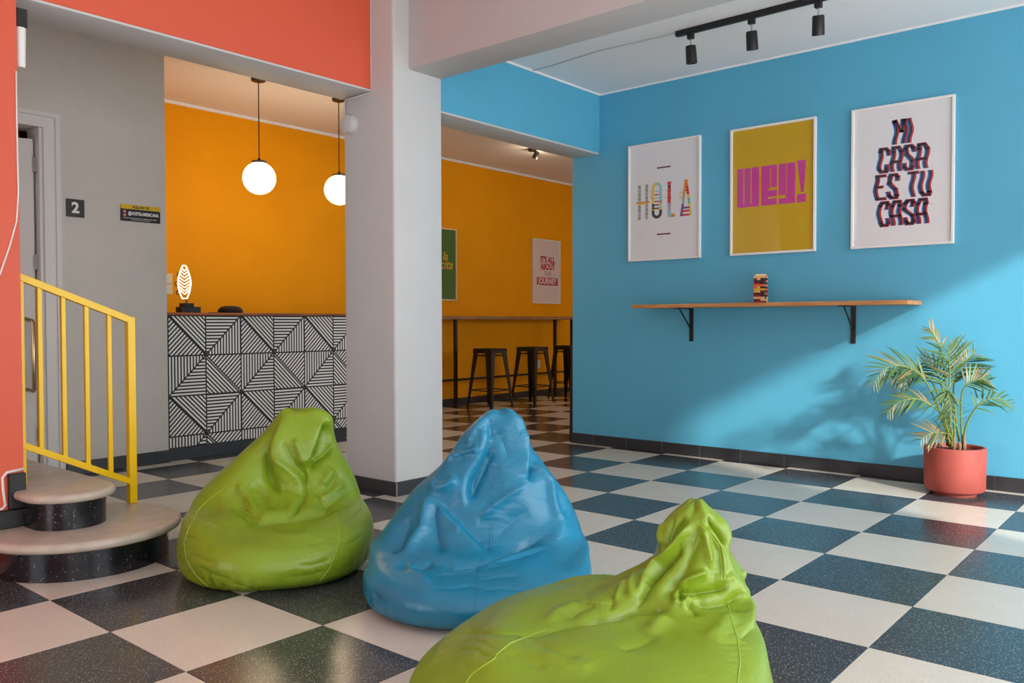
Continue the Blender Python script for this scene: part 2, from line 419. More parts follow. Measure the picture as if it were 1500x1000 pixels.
# ------------------------------------------------------------------ door 2
yj = -3.51
trim = MB()
trim.box(-2.15, -2.128, yj, yj+0.07, 0, 2.34); trim.box(-2.15, -2.112, yj+0.07, yj+0.10, 0, 2.44)
trim.box(-2.15, -2.128, -4.36, yj+0.07, 2.34, 2.41); trim.box(-2.15, -2.112, -4.46, yj+0.07, 2.41, 2.44)
trim.box(-2.15, -2.128, -4.46, -4.36, 0, 2.41)
trim.box(-2.35, -2.15, yj-0.02, yj, 0, 2.34)
struct(trim.build('trim_door_casing', DOORG))
ang = math.radians(24)
door = struct(MB().box(-0.04, 0.0, -0.80, 0.0, 0.02, 2.27).box(0, 0.006, -0.72, -0.10, 0.9, 2.12).box(0, 0.006, -0.72, -0.10, 0.15, 0.8).build('door_1', DOORG, bevel=0.004, seg=1))
door.location = (-2.21, -3.545, 0); door.rotation_euler = (0, 0, -ang)
for z in (0.30, 1.45, 2.10):
    MB().box(-0.006, 0.012, -0.004, 0.022, z-0.05, z+0.05).build('hinge', mat('hinge_grey', (150, 150, 146), 0.4, metal=0.6), door)
MB().tube([(0.004, -0.10, 1.085), (0.064, -0.018, 1.058), (0.07, -0.010, 1.048), (0.07, -0.010, 0.60), (0.064, -0.015, 0.592), (0.004, -0.06, 0.60)], 0.012, 10).build('handle', mat('brass_steel', (190, 170, 130), 0.25, metal=1.0), door, smooth=True)

# ------------------------------------------------------------------ curved steps
def nose_profile(r, zt, th=0.04):
    pts = [(r-0.03, zt-th)]
    for k in range(9):
        a = -PI/2+PI*k/8
        pts.append((r-th/2+math.cos(a)*th/2, zt-th/2+math.sin(a)*th/2))
    pts.append((r-0.03, zt))
    return pts
def outline(cx, cy, r, back=None, n=48):
    """full disc, or a D that runs back along -X"""
    if back is None:
        return [(cx+r*math.cos(2*PI*k/n), cy+r*math.sin(2*PI*k/n)) for k in range(n)]
    pts = [(cx+r*math.cos(PI/2-PI*k/n), cy+r*math.sin(PI/2-PI*k/n)) for k in range(n+1)]
    pts += [(-0.08, cy-r), (-0.08, -4.365), (-0.41, -4.365), (-0.41, cy-r), (back, cy-r), (back, cy+r)]
    return pts
def rounded_tread(fn, zt, th, m_, name, parent):
    mb = MB(); rings = []
    K = 8
    for k in range(K+1):
        a = -PI/2+PI*k/K
        off = math.cos(a)*th/2-th/2; z = zt-th/2+math.sin(a)*th/2
        rings.append([(x, y, z) for x, y in fn(off)])
    n = len(rings[0]); vs = [q for r in rings for q in r]
    fs = [(i*n+k, i*n+(k+1) % n, (i+1)*n+(k+1) % n, (i+1)*n+k) for i in range(K) for k in range(n)]
    fs += [tuple(range(n))[::-1], tuple(K*n+k for k in range(n))]
    mb.add(vs, fs); return mb.build(name, m_, parent, smooth='auto')
st1 = thing('curved_step', 'lower round bullnose step with cream terrazzo tread and black riser on the floor', 'step', (0, 0, 0))
MB().prism(outline(0.017, -4.18, 0.352, None, 72), 0.0, 0.126).build('riser', STONED, st1, smooth='auto')
rounded_tread(lambda o: outline(0.017, -4.18, 0.408+o, None, 72), 0.166, 0.042, STONE, 'tread', st1)
st2 = thing('curved_step', 'upper bullnose step with cream tread and black riser standing on the lower step', 'step', (0, 0, 0.166))
MB().prism(outline(0.0, -4.232, 0.150, -1.6), 0.0, 0.12).build('riser', STONED, st2, smooth='auto')
t2 = rounded_tread(lambda o: outline(0.0, -4.232, 0.190+o, -1.6), 0.158, 0.04, STONE, 'tread', st2)
st3 = thing('straight_step', 'plain stair step hidden behind the end of the coral wall', 'step', (0, 0, 0))
B(-1.6, -0.42, -4.72, -4.44, 0.0, 0.45).build('riser', STONED, st3); B(-1.6, -0.42, -4.74, -4.42, 0.45, 0.49).build('tread', STONE, st3)

# railing
rl = thing('stair_railing', 'yellow painted steel railing with five thin balusters standing on the lower step', 'railing', (-0.19, -3.86, 0.166))
def rail_z(y, top): return (1.055+(-3.86-y)*0.39) if top else (0.268+(-3.86-y)*0.485)
def bar(p, q, w, name):
    p = Vector(p); q = Vector(q); hw = w/2
    mb = MB()
    if abs(p.y-q.y) < 1e-6:
        mb.box(p.x-hw, p.x+hw, p.y-hw, p.y+hw, p.z, q.z)
    else:
        lo = [(p.x-hw, p.y, p.z-hw), (p.x+hw, p.y, p.z-hw), (p.x+hw, p.y, p.z+hw), (p.x-hw, p.y, p.z+hw)]
        hi = [(q.x-hw, q.y, q.z-hw), (q.x+hw, q.y, q.z-hw), (q.x+hw, q.y, q.z+hw), (q.x-hw, q.y, q.z+hw)]
        mb.hexa(lo, hi)
    o = mb.build(name, YELLOW, rl, bevel=0.002, seg=1); o.matrix_parent_inverse = Matrix.Translation((0.19, 3.86, -0.166)); return o
bar((-0.19, -3.86, 0.1665), (-0.19, -3.86, 1.07), 0.036, 'post')
bar((-0.19, -3.845, rail_z(-3.845, True)), (-0.19, -4.362, rail_z(-4.362, True)), 0.034, 'top_rail')
bar((-0.19, -3.86, rail_z(-3.86, False)), (-0.19, -4.362, rail_z(-4.362, False)), 0.032, 'bottom_rail')
for y in (-3.962, -4.066, -4.168, -4.268):
    bar((-0.19, y, rail_z(y, False)), (-0.19, y, rail_z(y, True)), 0.02, 'baluster')
bar((-0.19, -4.345, 0.325), (-0.19, -4.345, rail_z(-4.345, True)), 0.024, 'baluster')

# ------------------------------------------------------------------ reception counter
ct = thing('reception_counter', 'reception counter faced with black and white striped geometric panels', 'counter', (-2.19, -1.6, 0))
def cpart(mb, name, m_, parent=ct, **k):
    o = mb.build(name, m_, parent, **k); o.matrix_parent_inverse = Matrix.Translation((2.19, 1.6, 0)); return o
YE = -0.15
cpart(B(-2.75, -2.20, -2.635, YE, 0.0, 1.098), 'body', mat('counter_body', (40, 40, 42), 0.6))
cpart(B(-2.80, -2.165, -2.655, YE+0.03, 1.099, 1.120), 'counter_top', WOOD2, bevel=0.003, seg=1)
cpart(B(-2.20, -2.172, -2.652, YE, 0.0, 0.092), 'plinth', SKIRT, bevel=0.002, seg=1)
PW = mat('panel_white', (236, 234, 228), 0.5); PK = mat('panel_black', (18, 18, 19), 0.5)
PS = 0.3065
def clip(poly, a, b, c):        # keep a*x+b*z<=c
    out = []
    for i in range(len(poly)):
        p, q = poly[i], poly[(i+1) % len(poly)]
        dp, dq = a*p[0]+b*p[1]-c, a*q[0]+b*q[1]-c
        if dp <= 0: out.append(p)
        if dp*dq < 0:
            t = dp/(dp-dq); out.append((p[0]+(q[0]-p[0])*t, p[1]+(q[1]-p[1])*t))
    return out
def stripes(tri, kind, w, h):
    """white strips inside the polygon tri; kind in h v d(\\) u(/)"""
    per = 0.0252; wh = 0.0136
    nx, nz = {'h': (0, 1), 'v': (1, 0), 'd': (.7071, .7071), 'u': (.7071, -.7071)}[kind]
    res = []
    vals = [nx*p[0]+nz*p[1] for p in tri]
    k = math.floor(min(vals)/per)
    while k*per < max(vals):
        s0 = k*per+(per-wh)/2
        q = clip(clip(tri, nx, nz, s0+wh), -nx, -nz, -s0)
        if len(q) >= 3: res.append(q)
        k += 1
    return res
def inset(tri, d):
    cx = sum(p[0] for p in tri)/3; cz = sum(p[1] for p in tri)/3
    res = tri
    n = len(tri)
    for i in range(n):
        p, q = tri[i], tri[(i+1) % n]
        ex, ez = q[0]-p[0], q[1]-p[1]; l = math.hypot(ex, ez); a, b = ez/l, -ex/l
        if a*(cx-p[0])+b*(cz-p[1]) > 0: a, b = -a, -b
        res = clip(res, a, b, a*p[0]+b*p[1]-d)
    return res
def panel_mesh(typ, w, h):
    s = PS; TL, TR, BL, BR = (0, s), (s, s), (0, 0), (s, 0)
    T = {'A': (((TL, TR, BR), 'd'), ((TL, BL, BR), 'u')),
         'B': (((TL, TR, BL), 'h'), ((TR, BL, BR), 'v')),
         'C': (((TL, TR, BL), 'v'), ((TR, BL, BR), 'h')),
         'D': (((TL, BL, BR), 'd'), ((TL, TR, BR), 'u'))}[typ]
    mb = MB(); mb.box(0.0008, w-0.0008, 0.0, 0.006, s-h+0.0008, s-0.0008, 1)
    for tri, kd in T:
        for q in stripes(inset(list(tri), 0.0055), kd, w, h):
            q = clip(clip(q, 0, -1, -(s-h+0.003)), 1, 0, w-0.003)
            if len(q) >= 3: mb.flat(q, 0.0, 0.0008, 0)
    return mb.mesh('panel', [PW, PK], recalc=False)
pm = {}
y = -2.634
for c in range(9):
    w = min(PS, YE-0.002-y)
    if w < 0.02: break
    zt = 1.097
    for r in range(4):
        h = min(PS, zt-0.093)
        if h < 0.02: break
        typ = ('AB' if r % 2 == 0 else 'CD')[c % 2]
        key = (typ, round(w, 3), round(h, 3))
        if key not in pm: pm[key] = panel_mesh(typ, w, h)
        o = bpy.data.objects.new('panel', pm[key]); COL.objects.link(o); o.parent = ct
        o.matrix_parent_inverse = Matrix.Translation((2.19, 1.6, 0))
        o.location = (-2.193, y, zt-PS); o.rotation_euler = (0, 0, PI/2)
        zt -= PS
    y += PS

# leaf shaped neon lamp on the counter
nl = thing('neon_leaf_lamp', 'small glowing white neon leaf lamp on black blocks upon the reception counter', 'lamp', (-2.30, -2.41, 1.1202))
MB().box(-0.05, 0.05, -0.078, 0.078, 0, 0.046).box(-0.045, 0.045, -0.052, 0.026, 0.046, 0.074).build('base', BLACKP, nl, bevel=0.004)
MB().tube([(0, -0.014, 0.074), (0, -0.012, 0.09), (0, -0.022, 0.10), (0, -0.018, 0.115)], 0.005).build('stem', BLACKM, nl, smooth=True)
leaf = MB()
def le(t): return 0.052*math.sin(PI*(0.08+0.86*t))**0.75*(1.0 if t < .6 else 1-(t-.6)*0.5)
zz = lambda t: 0.11+0.255*t
edge = [(0.0, -0.03+le(k/14), zz(k/14)) for k in range(15)]
edge2 = [(0.0, -0.03-le(k/14), zz(k/14)) for k in range(15)]
leaf.tube(edge+edge2[::-1]+[edge[0]], 0.0048, 6)
for k in range(1, 9):
    t = 0.06+0.1*k
    leaf.tube([(0.001, -0.03-le(t)*.9, zz(min(1, t+0.09))), (0.001, -0.03-le(t)*.4, zz(t+0.02)), (0.001, -0.03, zz(t-0.03)), (0.001, -0.03+le(t)*.4, zz(t+0.02)), (0.001, -0.03+le(t)*.9, zz(min(1, t+0.09)))], 0.0038, 6)
leaf.build('neon_tube', NEON, nl, smooth=True)
for t in (0.25, 0.52, 0.8):
    MB().tube([(-0.004, -0.03-le(t), zz(t)), (-0.01, -0.046-le(t), zz(t)-0.012), (-0.012, -0.046-le(t), zz(t)-0.03), (-0.006, -0.03-le(t), zz(t)-0.035)], 0.004, 6).build('bracket', BLACKM, nl, smooth=True)
# dark cap
cp = thing('dark_cap', 'dark rounded cap lying on the reception counter', 'cap', (-2.38, -2.0, 1.1202))
MB().lathe([(0.098, 0.0), (0.1, 0.012), (0.094, 0.034), (0.075, 0.05), (0.045, 0.058), (0.01, 0.061)], n=28).build('crown', mat('cap_black', (26, 16, 16), 0.8), cp, smooth=True)
MB().prism([(-0.05, -0.10), (-0.07, -0.15), (-0.03, -0.185), (0.03, -0.185), (0.07, -0.15), (0.05, -0.10), (0.06, -0.06), (-0.06, -0.06)], 0.0, 0.006).build('brim', mat('cap_brim', (60, 22, 18), 0.8), cp)
# wall switch on the orange wall
sw = thing('wall_switch', 'pale double switch plate on the orange wall behind the counter', 'switch', (-3.58, -1.90, 1.40), PI/2)
MB().box(-0.06, 0.03, -0.01, 0, 0.002, 0.095).box(-0.06, 0.03, -0.01, 0, -0.095, -0.002).build('plate', mat('switch_cream', (214, 206, 180), 0.4), sw, bevel=0.002, seg=1)
# outlet under the bar table
ol = tag(MB().box(-0.035, 0.035, -0.008, 0, -0.055, 0.055).build('wall_outlet', WHITEF, bevel=0.002, seg=1), 'white outlet plate low on the orange wall behind the bar stools', 'outlet')
ol.location = (-3.58, 3.579, 0.44); ol.rotation_euler = (0, 0, PI/2)

# pendant globes
def pendant():
    t = thing('pendant_lamp', 'glowing white globe pendant over the counter nearer the grey wall', 'lamp', (0, 0, 0), group='globe pendants over the reception')
    g = MB(); n = 14
    g.lathe([(0.001, -0.135)]+[(0.135*math.sin(PI*k/n), -0.135*math.cos(PI*k/n)) for k in range(1, n)]+[(0.001, 0.135)], n=36)
    g.build('globe', GLOBE, t, smooth=True)
    MB().lathe([(0.06, 0.124), (0.062, 0.128), (0.062, 0.142), (0.02, 0.146), (0.012, 0.165)], n=24).build('cap', BLACKM, t, smooth='auto')
    MB().tube([(0, 0, 0.15), (0, 0, ZO-2.256-0.02)], 0.0045, 6).build('cord', BLACKM, t)
    MB().lathe([(0.055, ZO-2.256-0.025), (0.06, ZO-2.256-0.02), (0.06, ZO-2.256)], n=24).build('canopy', BLACKM, t, smooth='auto')
    return t
pd = pendant(); pd.location = (-2.35, -1.735, 2.256)
pd2 = copy_tree(pd); pd2.location = (-2.35, -0.898, 2.256); pd2['label'] = 'glowing white globe pendant hanging close beside the white column'

# wall signs on the grey wall
s2 = thing('number_sign', 'small black square sign with a white number 2 beside the grey door', 'sign', (-2.15, -3.307, 1.827), PI/2)
MB().box(-0.06, 0.06, -0.006, 0, -0.061, 0.061).build('plate', mat('sign_black', (14, 13, 13), 0.4), s2, bevel=0.001, seg=1)
put_text('2', 0.0, 0.0, -0.0065, 0.10, PAPER, s2, bold=0.0035)
s3 = thing('follow_sign', 'black and yellow follow us sign beside the reception opening', 'sign', (-2.15, -2.853, 1.832), PI/2)
MB().box(-0.146, 0.146, -0.006, 0, -0.06, 0.06).build('plate', mat('sign_black2', (14, 14, 20), 0.4), s3, bevel=0.001, seg=1)
MB().rect(-0.146, 0.146, 0.027, 0.06, -0.006).build('band', mat('sign_yellow', (214, 176, 12), 0.5), s3)
put_text('FOLLOW US', 0, 0.042, -0.0072, 0.026, MATS['sign_black'], s3, w=0.12, bold=0.001)
put_text('@HOSTELAMERICANA', 0.02, -0.004, -0.0066, 0.032, PAPER, s3, w=0.225, bold=0.0012)
ic = mat('sign_pink', (226, 120, 120), 0.5)
for z in (0.008, -0.018): MB().rect(-0.126, -0.108, z-0.009, z+0.009, -0.006).build('icon', ic, s3)
tl = MB(); x = -0.125; random.seed(3)
while x < 0.122:
    w_ = random.uniform(0.008, 0.03); tl.rect(x, min(0.126, x+w_), -0.041, -0.034, -0.006); x += w_+0.005
x = -0.07
while x < 0.06:
    w_ = random.uniform(0.006, 0.02); tl.rect(x, x+w_, -0.052, -0.047, -0.006); x += w_+0.004
tl.build('small_print', mat('sign_grey', (170, 168, 160), 0.5), s3)

# fire detector on the column with its conduit
fd = thing('smoke_detector', 'round white detector with conduit high on the column below the coral beam', 'detector', (-0.300, -2.4055, 2.27))
MB().lathe([(0.062, 0.0), (0.062, 0.02), (0.055, 0.03), (0.052, 0.045), (0.03, 0.05)], n=32).build('housing', WHITEP, fd, smooth='auto').rotation_euler = (PI/2, 0, 0)
MB().tube([(-0.05, -0.008, 0.045), (-0.06, -0.008, 0.08), (-0.055, -0.008, 0.15), (-0.02, -0.008, 0.162), (0.19, -0.008, 0.162)], 0.006, 8).build('conduit', WHITEP, fd, smooth=True)

# device and cable on the red wall
dv = thing('wall_lamp_device', 'black and white tubular device hung at the top edge of the coral wall', 'device', (-0.14, -4.345, 2.15))
MB().lathe([(0.016, 0.0), (0.019, 0.01), (0.022, 0.17)], n=20).build('body', WHITEF, dv, smooth='auto')
MB().box(-0.022, 0.022, -0.022, 0.022, 0.17, 0.25).build('cap', BLACKP, dv, bevel=0.003, seg=1)
cb = [(-0.102, -4.377, 2.12), (-0.102, -4.378, 1.9), (-0.102, -4.376, 1.6), (-0.102, -4.385, 1.48), (-0.102, -4.413, 1.372), (-0.102, -4.451, 1.254), (-0.102, -4.55, 1.05)]
tag(MB().tube(cb, 0.004, 6).build('white_cable', CABLE, smooth=True), 'thin white cable hanging down the edge of the coral wall', 'cable')
cb = [(-0.100, -4.373, 0.412), (-0.100, -4.44, 0.405), (-0.100, -4.457, 0.385), (-0.100, -4.455, 0.33), (-0.100, -4.447, 0.265), (-0.100, -4.46, 0.252), (-0.100, -4.60, 0.252)]
tag(MB().tube(cb, 0.006, 6).build('white_conduit', CABLE, smooth=True), 'white conduit bent round the black skirting of the coral wall', 'conduit')

# ------------------------------------------------------------------ shelf on the blue wall
sh = thing('wall_shelf', 'long narrow wooden shelf on two black brackets under the framed posters', 'shelf', (1.37, 0.08, 1.145))
SX0, SX1 = 0.372-1.37, 2.366-1.37
MB().box(SX0, SX1, -0.318, -0.001, 0.0, 0.027).build('board', WOOD, sh, bevel=0.002, seg=1)
for x in (0.717-1.37, 1.937-1.37):
    b_ = MB().box(x-0.016, x+0.016, -0.008, 0.0, -0.255, -0.001).box(x-0.016, x+0.016, -0.25, -0.004, -0.007, -0.001)
    bo = b_.build('bracket', BLACKM, sh)
    MB().tube([(x, -0.19, -0.006), (x, -0.008, -0.165)], 0.006, 6).build('brace', BLACKM, bo)

# tower of game blocks
cols = {'red': (150, 24, 40), 'orange': (226, 106, 34), 'natural': (226, 186, 130), 'yellow': (226, 170, 40), 'purple': (70, 22, 62), 'dark brown': (52, 26, 24)}
bl = {k: MB().box(-0.0375, 0.0375, -0.012, 0.012, 0, 0.0145).mesh('game_block', mat('block_'+k.split()[-1], v, 0.5), bevel=0.0015, seg=1) for k, v in cols.items()}
order = [['red', 'dark brown', 'natural'], ['purple', 'red', 'natural'], ['natural', 'dark brown', 'natural'], ['red', 'red', 'dark brown'], ['dark brown', 'orange', 'orange'], ['yellow', 'natural', 'purple'],
         ['yellow', 'orange', 'orange'], ['orange', 'natural', 'dark brown'], ['orange', 'orange', 'natural'], ['red', 'red', 'purple'], ['dark brown', 'red', 'natural'], ['red', 'natural', 'dark brown'], ['natural', 'orange', 'natural']]
z = 1.1722; random.seed(5)
for L_, row in enumerate(order):
    for k in range(3):
        o = bpy.data.objects.new('game_block', bl[row[k]]); COL.objects.link(o)
        d = (k-1)*0.0248
        if L_ % 2: o.location = (1.335+d, -0.055+random.uniform(-.002, .002), z); o.rotation_euler = (0, 0, PI/2)
        else: o.location = (1.335+random.uniform(-.002, .002), -0.055+d, z)
        tag(o, row[k]+' wooden game block in the tower on the wall shelf', 'block', 'wooden blocks of the shelf tower')
    z += 0.0147
o = bpy.data.objects.new('game_block', bl['natural']); COL.objects.link(o); o.location = (1.335, -0.055, z); o.rotation_euler = (0, 0, 0.6); tag(o, 'loose natural wooden block lying on top of the shelf tower', 'block', 'wooden blocks of the shelf tower')

# ------------------------------------------------------------------ framed posters
def frame(t, w, h, sheet, bw=0.016, d=0.028, fm=WHITEF):
    f = MB(); x, z_ = w/2, h/2
    for (a, b, c, e) in ((-x, x, z_-bw, z_), (-x, x, -z_, -z_+bw), (-x, -x+bw, -z_+bw, z_-bw), (x-bw, x, -z_+bw, z_-bw)):
        f.box(a, b, -d, -0.001, c, e)
    f.build('frame', fm, t, bevel=0.002, seg=1)
    MB().box(-x+bw, x-bw, -0.012, -0.002, -z_+bw, z_-bw).build('print', sheet, t)
    MB().box(-x+bw, x-bw, -0.0175, -0.0165, -z_+bw, z_-bw).build('glass', GLASS, t)
YP = -0.012     # face of the print
zc = (2.462+1.527)/2; PH = 0.932

# HOLA
p1 = thing('framed_poster', 'white framed poster with HOLA in thin multicoloured letters', 'poster', (0.477, 0.08, zc))
frame(p1, 0.645, PH, PAPER)
def cm(n, c): return mat('ink_'+n, c, 0.7)
c_sage, c_lil, c_or, c_ye, c_lb, c_dk, c_red, c_tan, c_pur, c_wht, c_grn, c_mar = [cm(n, c) for n, c in (
    ('sage', (150, 160, 140)), ('lilac', (170, 165, 190)), ('orange', (222, 140, 40)), ('yellow', (226, 200, 80)), ('lightblue', (140, 200, 214)), ('dark', (62, 56, 62)),
    ('red', (206, 62, 62)), ('tan', (206, 160, 110)), ('purple', (120, 70, 140)), ('white', (240, 240, 236)), ('green', (120, 190, 170)), ('maroon', (110, 30, 70)))]
inks = [c_sage, c_lil, c_or, c_ye, c_lb, c_dk, c_red, c_tan, c_pur, c_wht, c_grn, c_mar]
sg, li, og, ye, lb, dk, rd, tn, pu, wh, gn, ma = range(12)
ht, hb = 0.145, -0.135
H = MB()
for x0, cc in ((-0.235, (sg, li, sg)), (-0.168, (li, sg, sg))):
    for k in range(9):
        H.rect(x0, x0+0.026, hb+k*(ht-hb)/9, hb+(k+.93)*(ht-hb)/9, YP, mi=cc[k % 3])
H.rect(-0.252, -0.128, -0.004, 0.008, YP-0.0007, mi=og); H.rect(-0.232, -0.16, -0.016, -0.004, YP-0.0007, mi=ye)
H.build('letter_h', inks, p1)
O = MB(); cx = -0.062; n = 20
def ring(a0, a1, cz, r0, r1, mi):
    for k in range(n):
        a = a0+(a1-a0)*k/n; b = a0+(a1-a0)*(k+1)/n
        O.flat([(cx+r0*math.cos(a), cz+r0*math.sin(a)), (cx+r1*math.cos(a), cz+r1*math.sin(a)), (cx+r1*math.cos(b), cz+r1*math.sin(b)), (cx+r0*math.cos(b), cz+r0*math.sin(b))], YP, mi=mi)
ring(PI/2, PI, 0.105, 0.022, 0.046, ye); ring(0, PI/2, 0.105, 0.022, 0.046, lb); ring(PI, 2*PI, -0.09, 0.022, 0.046, dk)
for k in range(8):
    z0 = -0.09+k*0.195/8; z1 = z0+0.195/8*0.93
    O.rect(cx-0.046, cx-0.022, z0, z1, YP, mi=(dk, dk, dk, ye, ye, ye, ye, ye)[k]); O.rect(cx+0.022, cx+0.046, z0, z1, YP, mi=(dk, lb, ye, sg, lb, lb, lb, lb)[k])
for k, mi in enumerate((dk, ma, rd, lb, rd, lb)): O.rect(cx-0.022, cx+0.02, -0.06+k*0.027, -0.05+k*0.027, YP, mi=mi)
O.rect(cx-0.05, cx+0.05, -0.068, -0.06, YP-0.0007, mi=ye)
for k in range(6): O.rect(cx-0.058, cx-0.04, 0.02+k*0.012, 0.025+k*0.012, YP-0.0007, mi=og)
O.build('letter_o', inks, p1)
Lt = MB()
for k in range(10):
    Lt.rect(0.036-0.003*(k % 2), 0.062+0.003*(k % 2), hb+k*(ht-hb)/10, hb+(k+.96)*(ht-hb)/10, YP, mi=(lb, lb, li, li, rd, rd, rd, rd, ma, rd)[k])
Lt.rect(0.064, 0.10, hb, hb+0.026, YP, mi=tn); Lt.rect(0.074, 0.09, hb+0.005, hb+0.02, YP-0.0007, mi=og)
Lt.build('letter_l', inks, p1)
A = MB(); ax, nb = 0.196, 12
for k in range(nb):
    z0 = hb+k*(ht-hb)/nb; z1 = hb+(k+.94)*(ht-hb)/nb
    def wd(z_): return 0.052-(z_-hb)/(ht-hb)*0.040
    lcol = (pu, pu, pu, pu, gn, gn, og, og, og, og, og, og)[k]; rcol = (ye, ye, ye, ye, gn, gn, ye, rd, rd, rd, og, og)[k]
    th = 0.022 if k < 8 else 0.05
    A.flat([(ax-wd(z0), z0), (min(ax, ax-wd(z0)+th), z0), (min(ax, ax-wd(z1)+th), z1), (ax-wd(z1), z1)], YP, mi=lcol)
    A.flat([(max(ax, ax+wd(z0)-th), z0), (ax+wd(z0), z0), (ax+wd(z1), z1), (max(ax, ax+wd(z1)-th), z1)], YP, mi=rcol)
for z0, mi in ((hb, rd), (hb+0.03, rd), (hb+0.055, pu)): A.rect(ax-0.03, ax+0.03, z0, z0+0.015, YP-0.0007, mi=mi)
for k in range(5): A.rect(ax-0.058, ax-0.012, 0.0+k*0.012, 0.004+k*0.012, YP-0.0007, mi=(og, gn, ye, gn, og)[k])
A.build('letter_a', inks, p1)
for z0 in (0.262, -0.262):
    q = MB().rect(-0.062, 0.062, z0-0.005, z0+0.005, YP, mi=ma)
    for k in range(4): q.rect(-0.05+k*0.03, -0.042+k*0.03, z0-0.007, z0+0.007, YP-0.0003, mi=(ma, dk, dk, ma)[k])
    q.build('rule', inks, p1)

# WEY!
p2 = thing('framed_poster', 'white framed mustard yellow poster with bold magenta WEY lettering', 'poster', (1.363, 0.08, zc))
MUST = mat('paper_mustard', (200, 164, 14), 0.7)
frame(p2, 0.637, PH, MUST)
MAG = mat('ink_magenta', (200, 62, 150), 0.7)
LW, LH = 0.515, 0.285; X0, Z0 = -LW/2-0.01, -0.115
def wr(mb, a, b, c, d): mb.rect(X0+a*LW, X0+b*LW, Z0+c*LH, Z0+d*LH, YP)
w_ = MB(); wr(w_, 0, .093, 0, 1); wr(w_, .109, .203, .0, 1); wr(w_, .219, .33, 0, 1); wr(w_, .09, .11, .0, .08); wr(w_, .2, .22, 0, .08); w_.build('letter_w', MAG, p2)
e_ = MB(); wr(e_, .36, .46, 0, 1); wr(e_, .46, .49, .41, 1); wr(e_, .505, .59, .44, 1); wr(e_, .49, .505, .93, 1); wr(e_, .46, .59, .21, .37); wr(e_, .46, .59, 0, .16); e_.build('letter_e', MAG, p2)
y_ = MB(); wr(y_, .615, .725, .22, 1); wr(y_, .735, .85, .0, 1); wr(y_, .715, .745, .17, .22); wr(y_, .615, .735, 0, .14); y_.build('letter_y', MAG, p2)
ex = MB(); ex.flat([(X0+.875*LW, Z0+LH*1.03), (X0+.93*LW, Z0+.25*LH), (X0+.97*LW, Z0+.25*LH), (X0+LW, Z0+LH*1.03)], YP); wr(ex, .875, 1.0, 0, .2); ex.build('exclamation_mark', MAG, p2)

# MI CASA ES TU CASA
p3 = thing('framed_poster', 'white framed poster with wavy MI CASA ES TU CASA lettering', 'poster', (2.238, 0.08, zc))
frame(p3, 0.632, PH, PAPER)
INKD, INKB, INKR = mat('ink_slate', (40, 52, 66), 0.7), mat('ink_blue', (20, 110, 176), 0.7), mat('ink_crimson', (190, 50, 56), 0.7)
ST = {  # strokes in a unit box (w,h) of condensed capitals
 'M': [[(0, 0), (0, 1)], [(0, 1), (.5, .5), (1, 1)], [(1, 1), (1, 0)]],
 'I': [[(.5, 0), (.5, 1)]],
 'C': [[(1, .72), (1, .9), (.8, 1), (.2, 1), (0, .88), (0, .12), (.2, 0), (.8, 0), (1, .1), (1, .28)]],
 'A': [[(0, 0), (0, .82), (.2, 1), (.8, 1), (1, .82), (1, 0)], [(0, .38), (1, .38)]],
 'S': [[(1, .75), (1, .9), (.8, 1), (.2, 1), (0, .9), (0, .65), (1, .36), (1, .1), (.8, 0), (.2, 0), (0, .1), (0, .25)]],
 'E': [[(1, 1), (0, 1), (0, 0), (1, 0)], [(0, .52), (.8, .52)]],
 'T': [[(0, 1), (1, 1)], [(.5, 1), (.5, 0)]],
 'U': [[(0, 1), (0, .12), (.2, 0), (.8, 0), (1, .12), (1, 1)]]}
def wavy(z_): return 0.0075*math.sin((z_-0.024)*2*PI/0.15+PI)
def letter(ch, x0, z0, w, h, th, off, layer):
    mb = MB()
    for s_ in ST[ch]:
        pts = [(x0+px*w, z0+pz*h) for px, pz in s_]
        for a, b in zip(pts[:-1], pts[1:]):
            L_ = math.hypot(b[0]-a[0], b[1]-a[1]); ux, uz = (b[0]-a[0])/L_, (b[1]-a[1])/L_
            e = th*0.28
            k = max(1, int(L_/0.012))
            for q in range(k):
                t0, t1 = -e+(L_+2*e)*q/k, -e+(L_+2*e)*(q+1)/k
                P = []
                for tt, sd in ((t0, -1), (t1, -1), (t1, 1), (t0, 1)):
                    X_, Z_ = a[0]+ux*tt-uz*sd*th/2, a[1]+uz*tt+ux*sd*th/2
                    P.append((X_+wavy(Z_)+off, Z_))
                mb.flat(P, YP-layer*0.0006, 0.0005)
    return mb
lines = [('MI', 0.207, 0.148), ('CASA', 0.031, 0.150), ('ES TU', -0.145, 0.150), ('CASA', -0.322, 0.150)]
for txt, z0, h in lines:
    wl, gp, th = 0.048, 0.030, 0.0185
    widths = [{'I': 0.004, 'M': 0.056, ' ': 0.012}.get(c, wl) for c in txt]
    tot = sum(widths)+gp*(len(txt)-1); x = -tot/2+0.008
    for c, w1 in zip(txt, widths):
        if c != ' ':
            for off, lay, mm, tk in ((-0.0062, 0, INKB, 0.021), (0.0062, 1, INKR, 0.021), (0.0, 2, INKD, 0.0125)):
                letter(c, x, z0, w1, h, tk, off, lay).build('letter_'+c.lower(), mm, p3, recalc=False)
        x += w1+gp

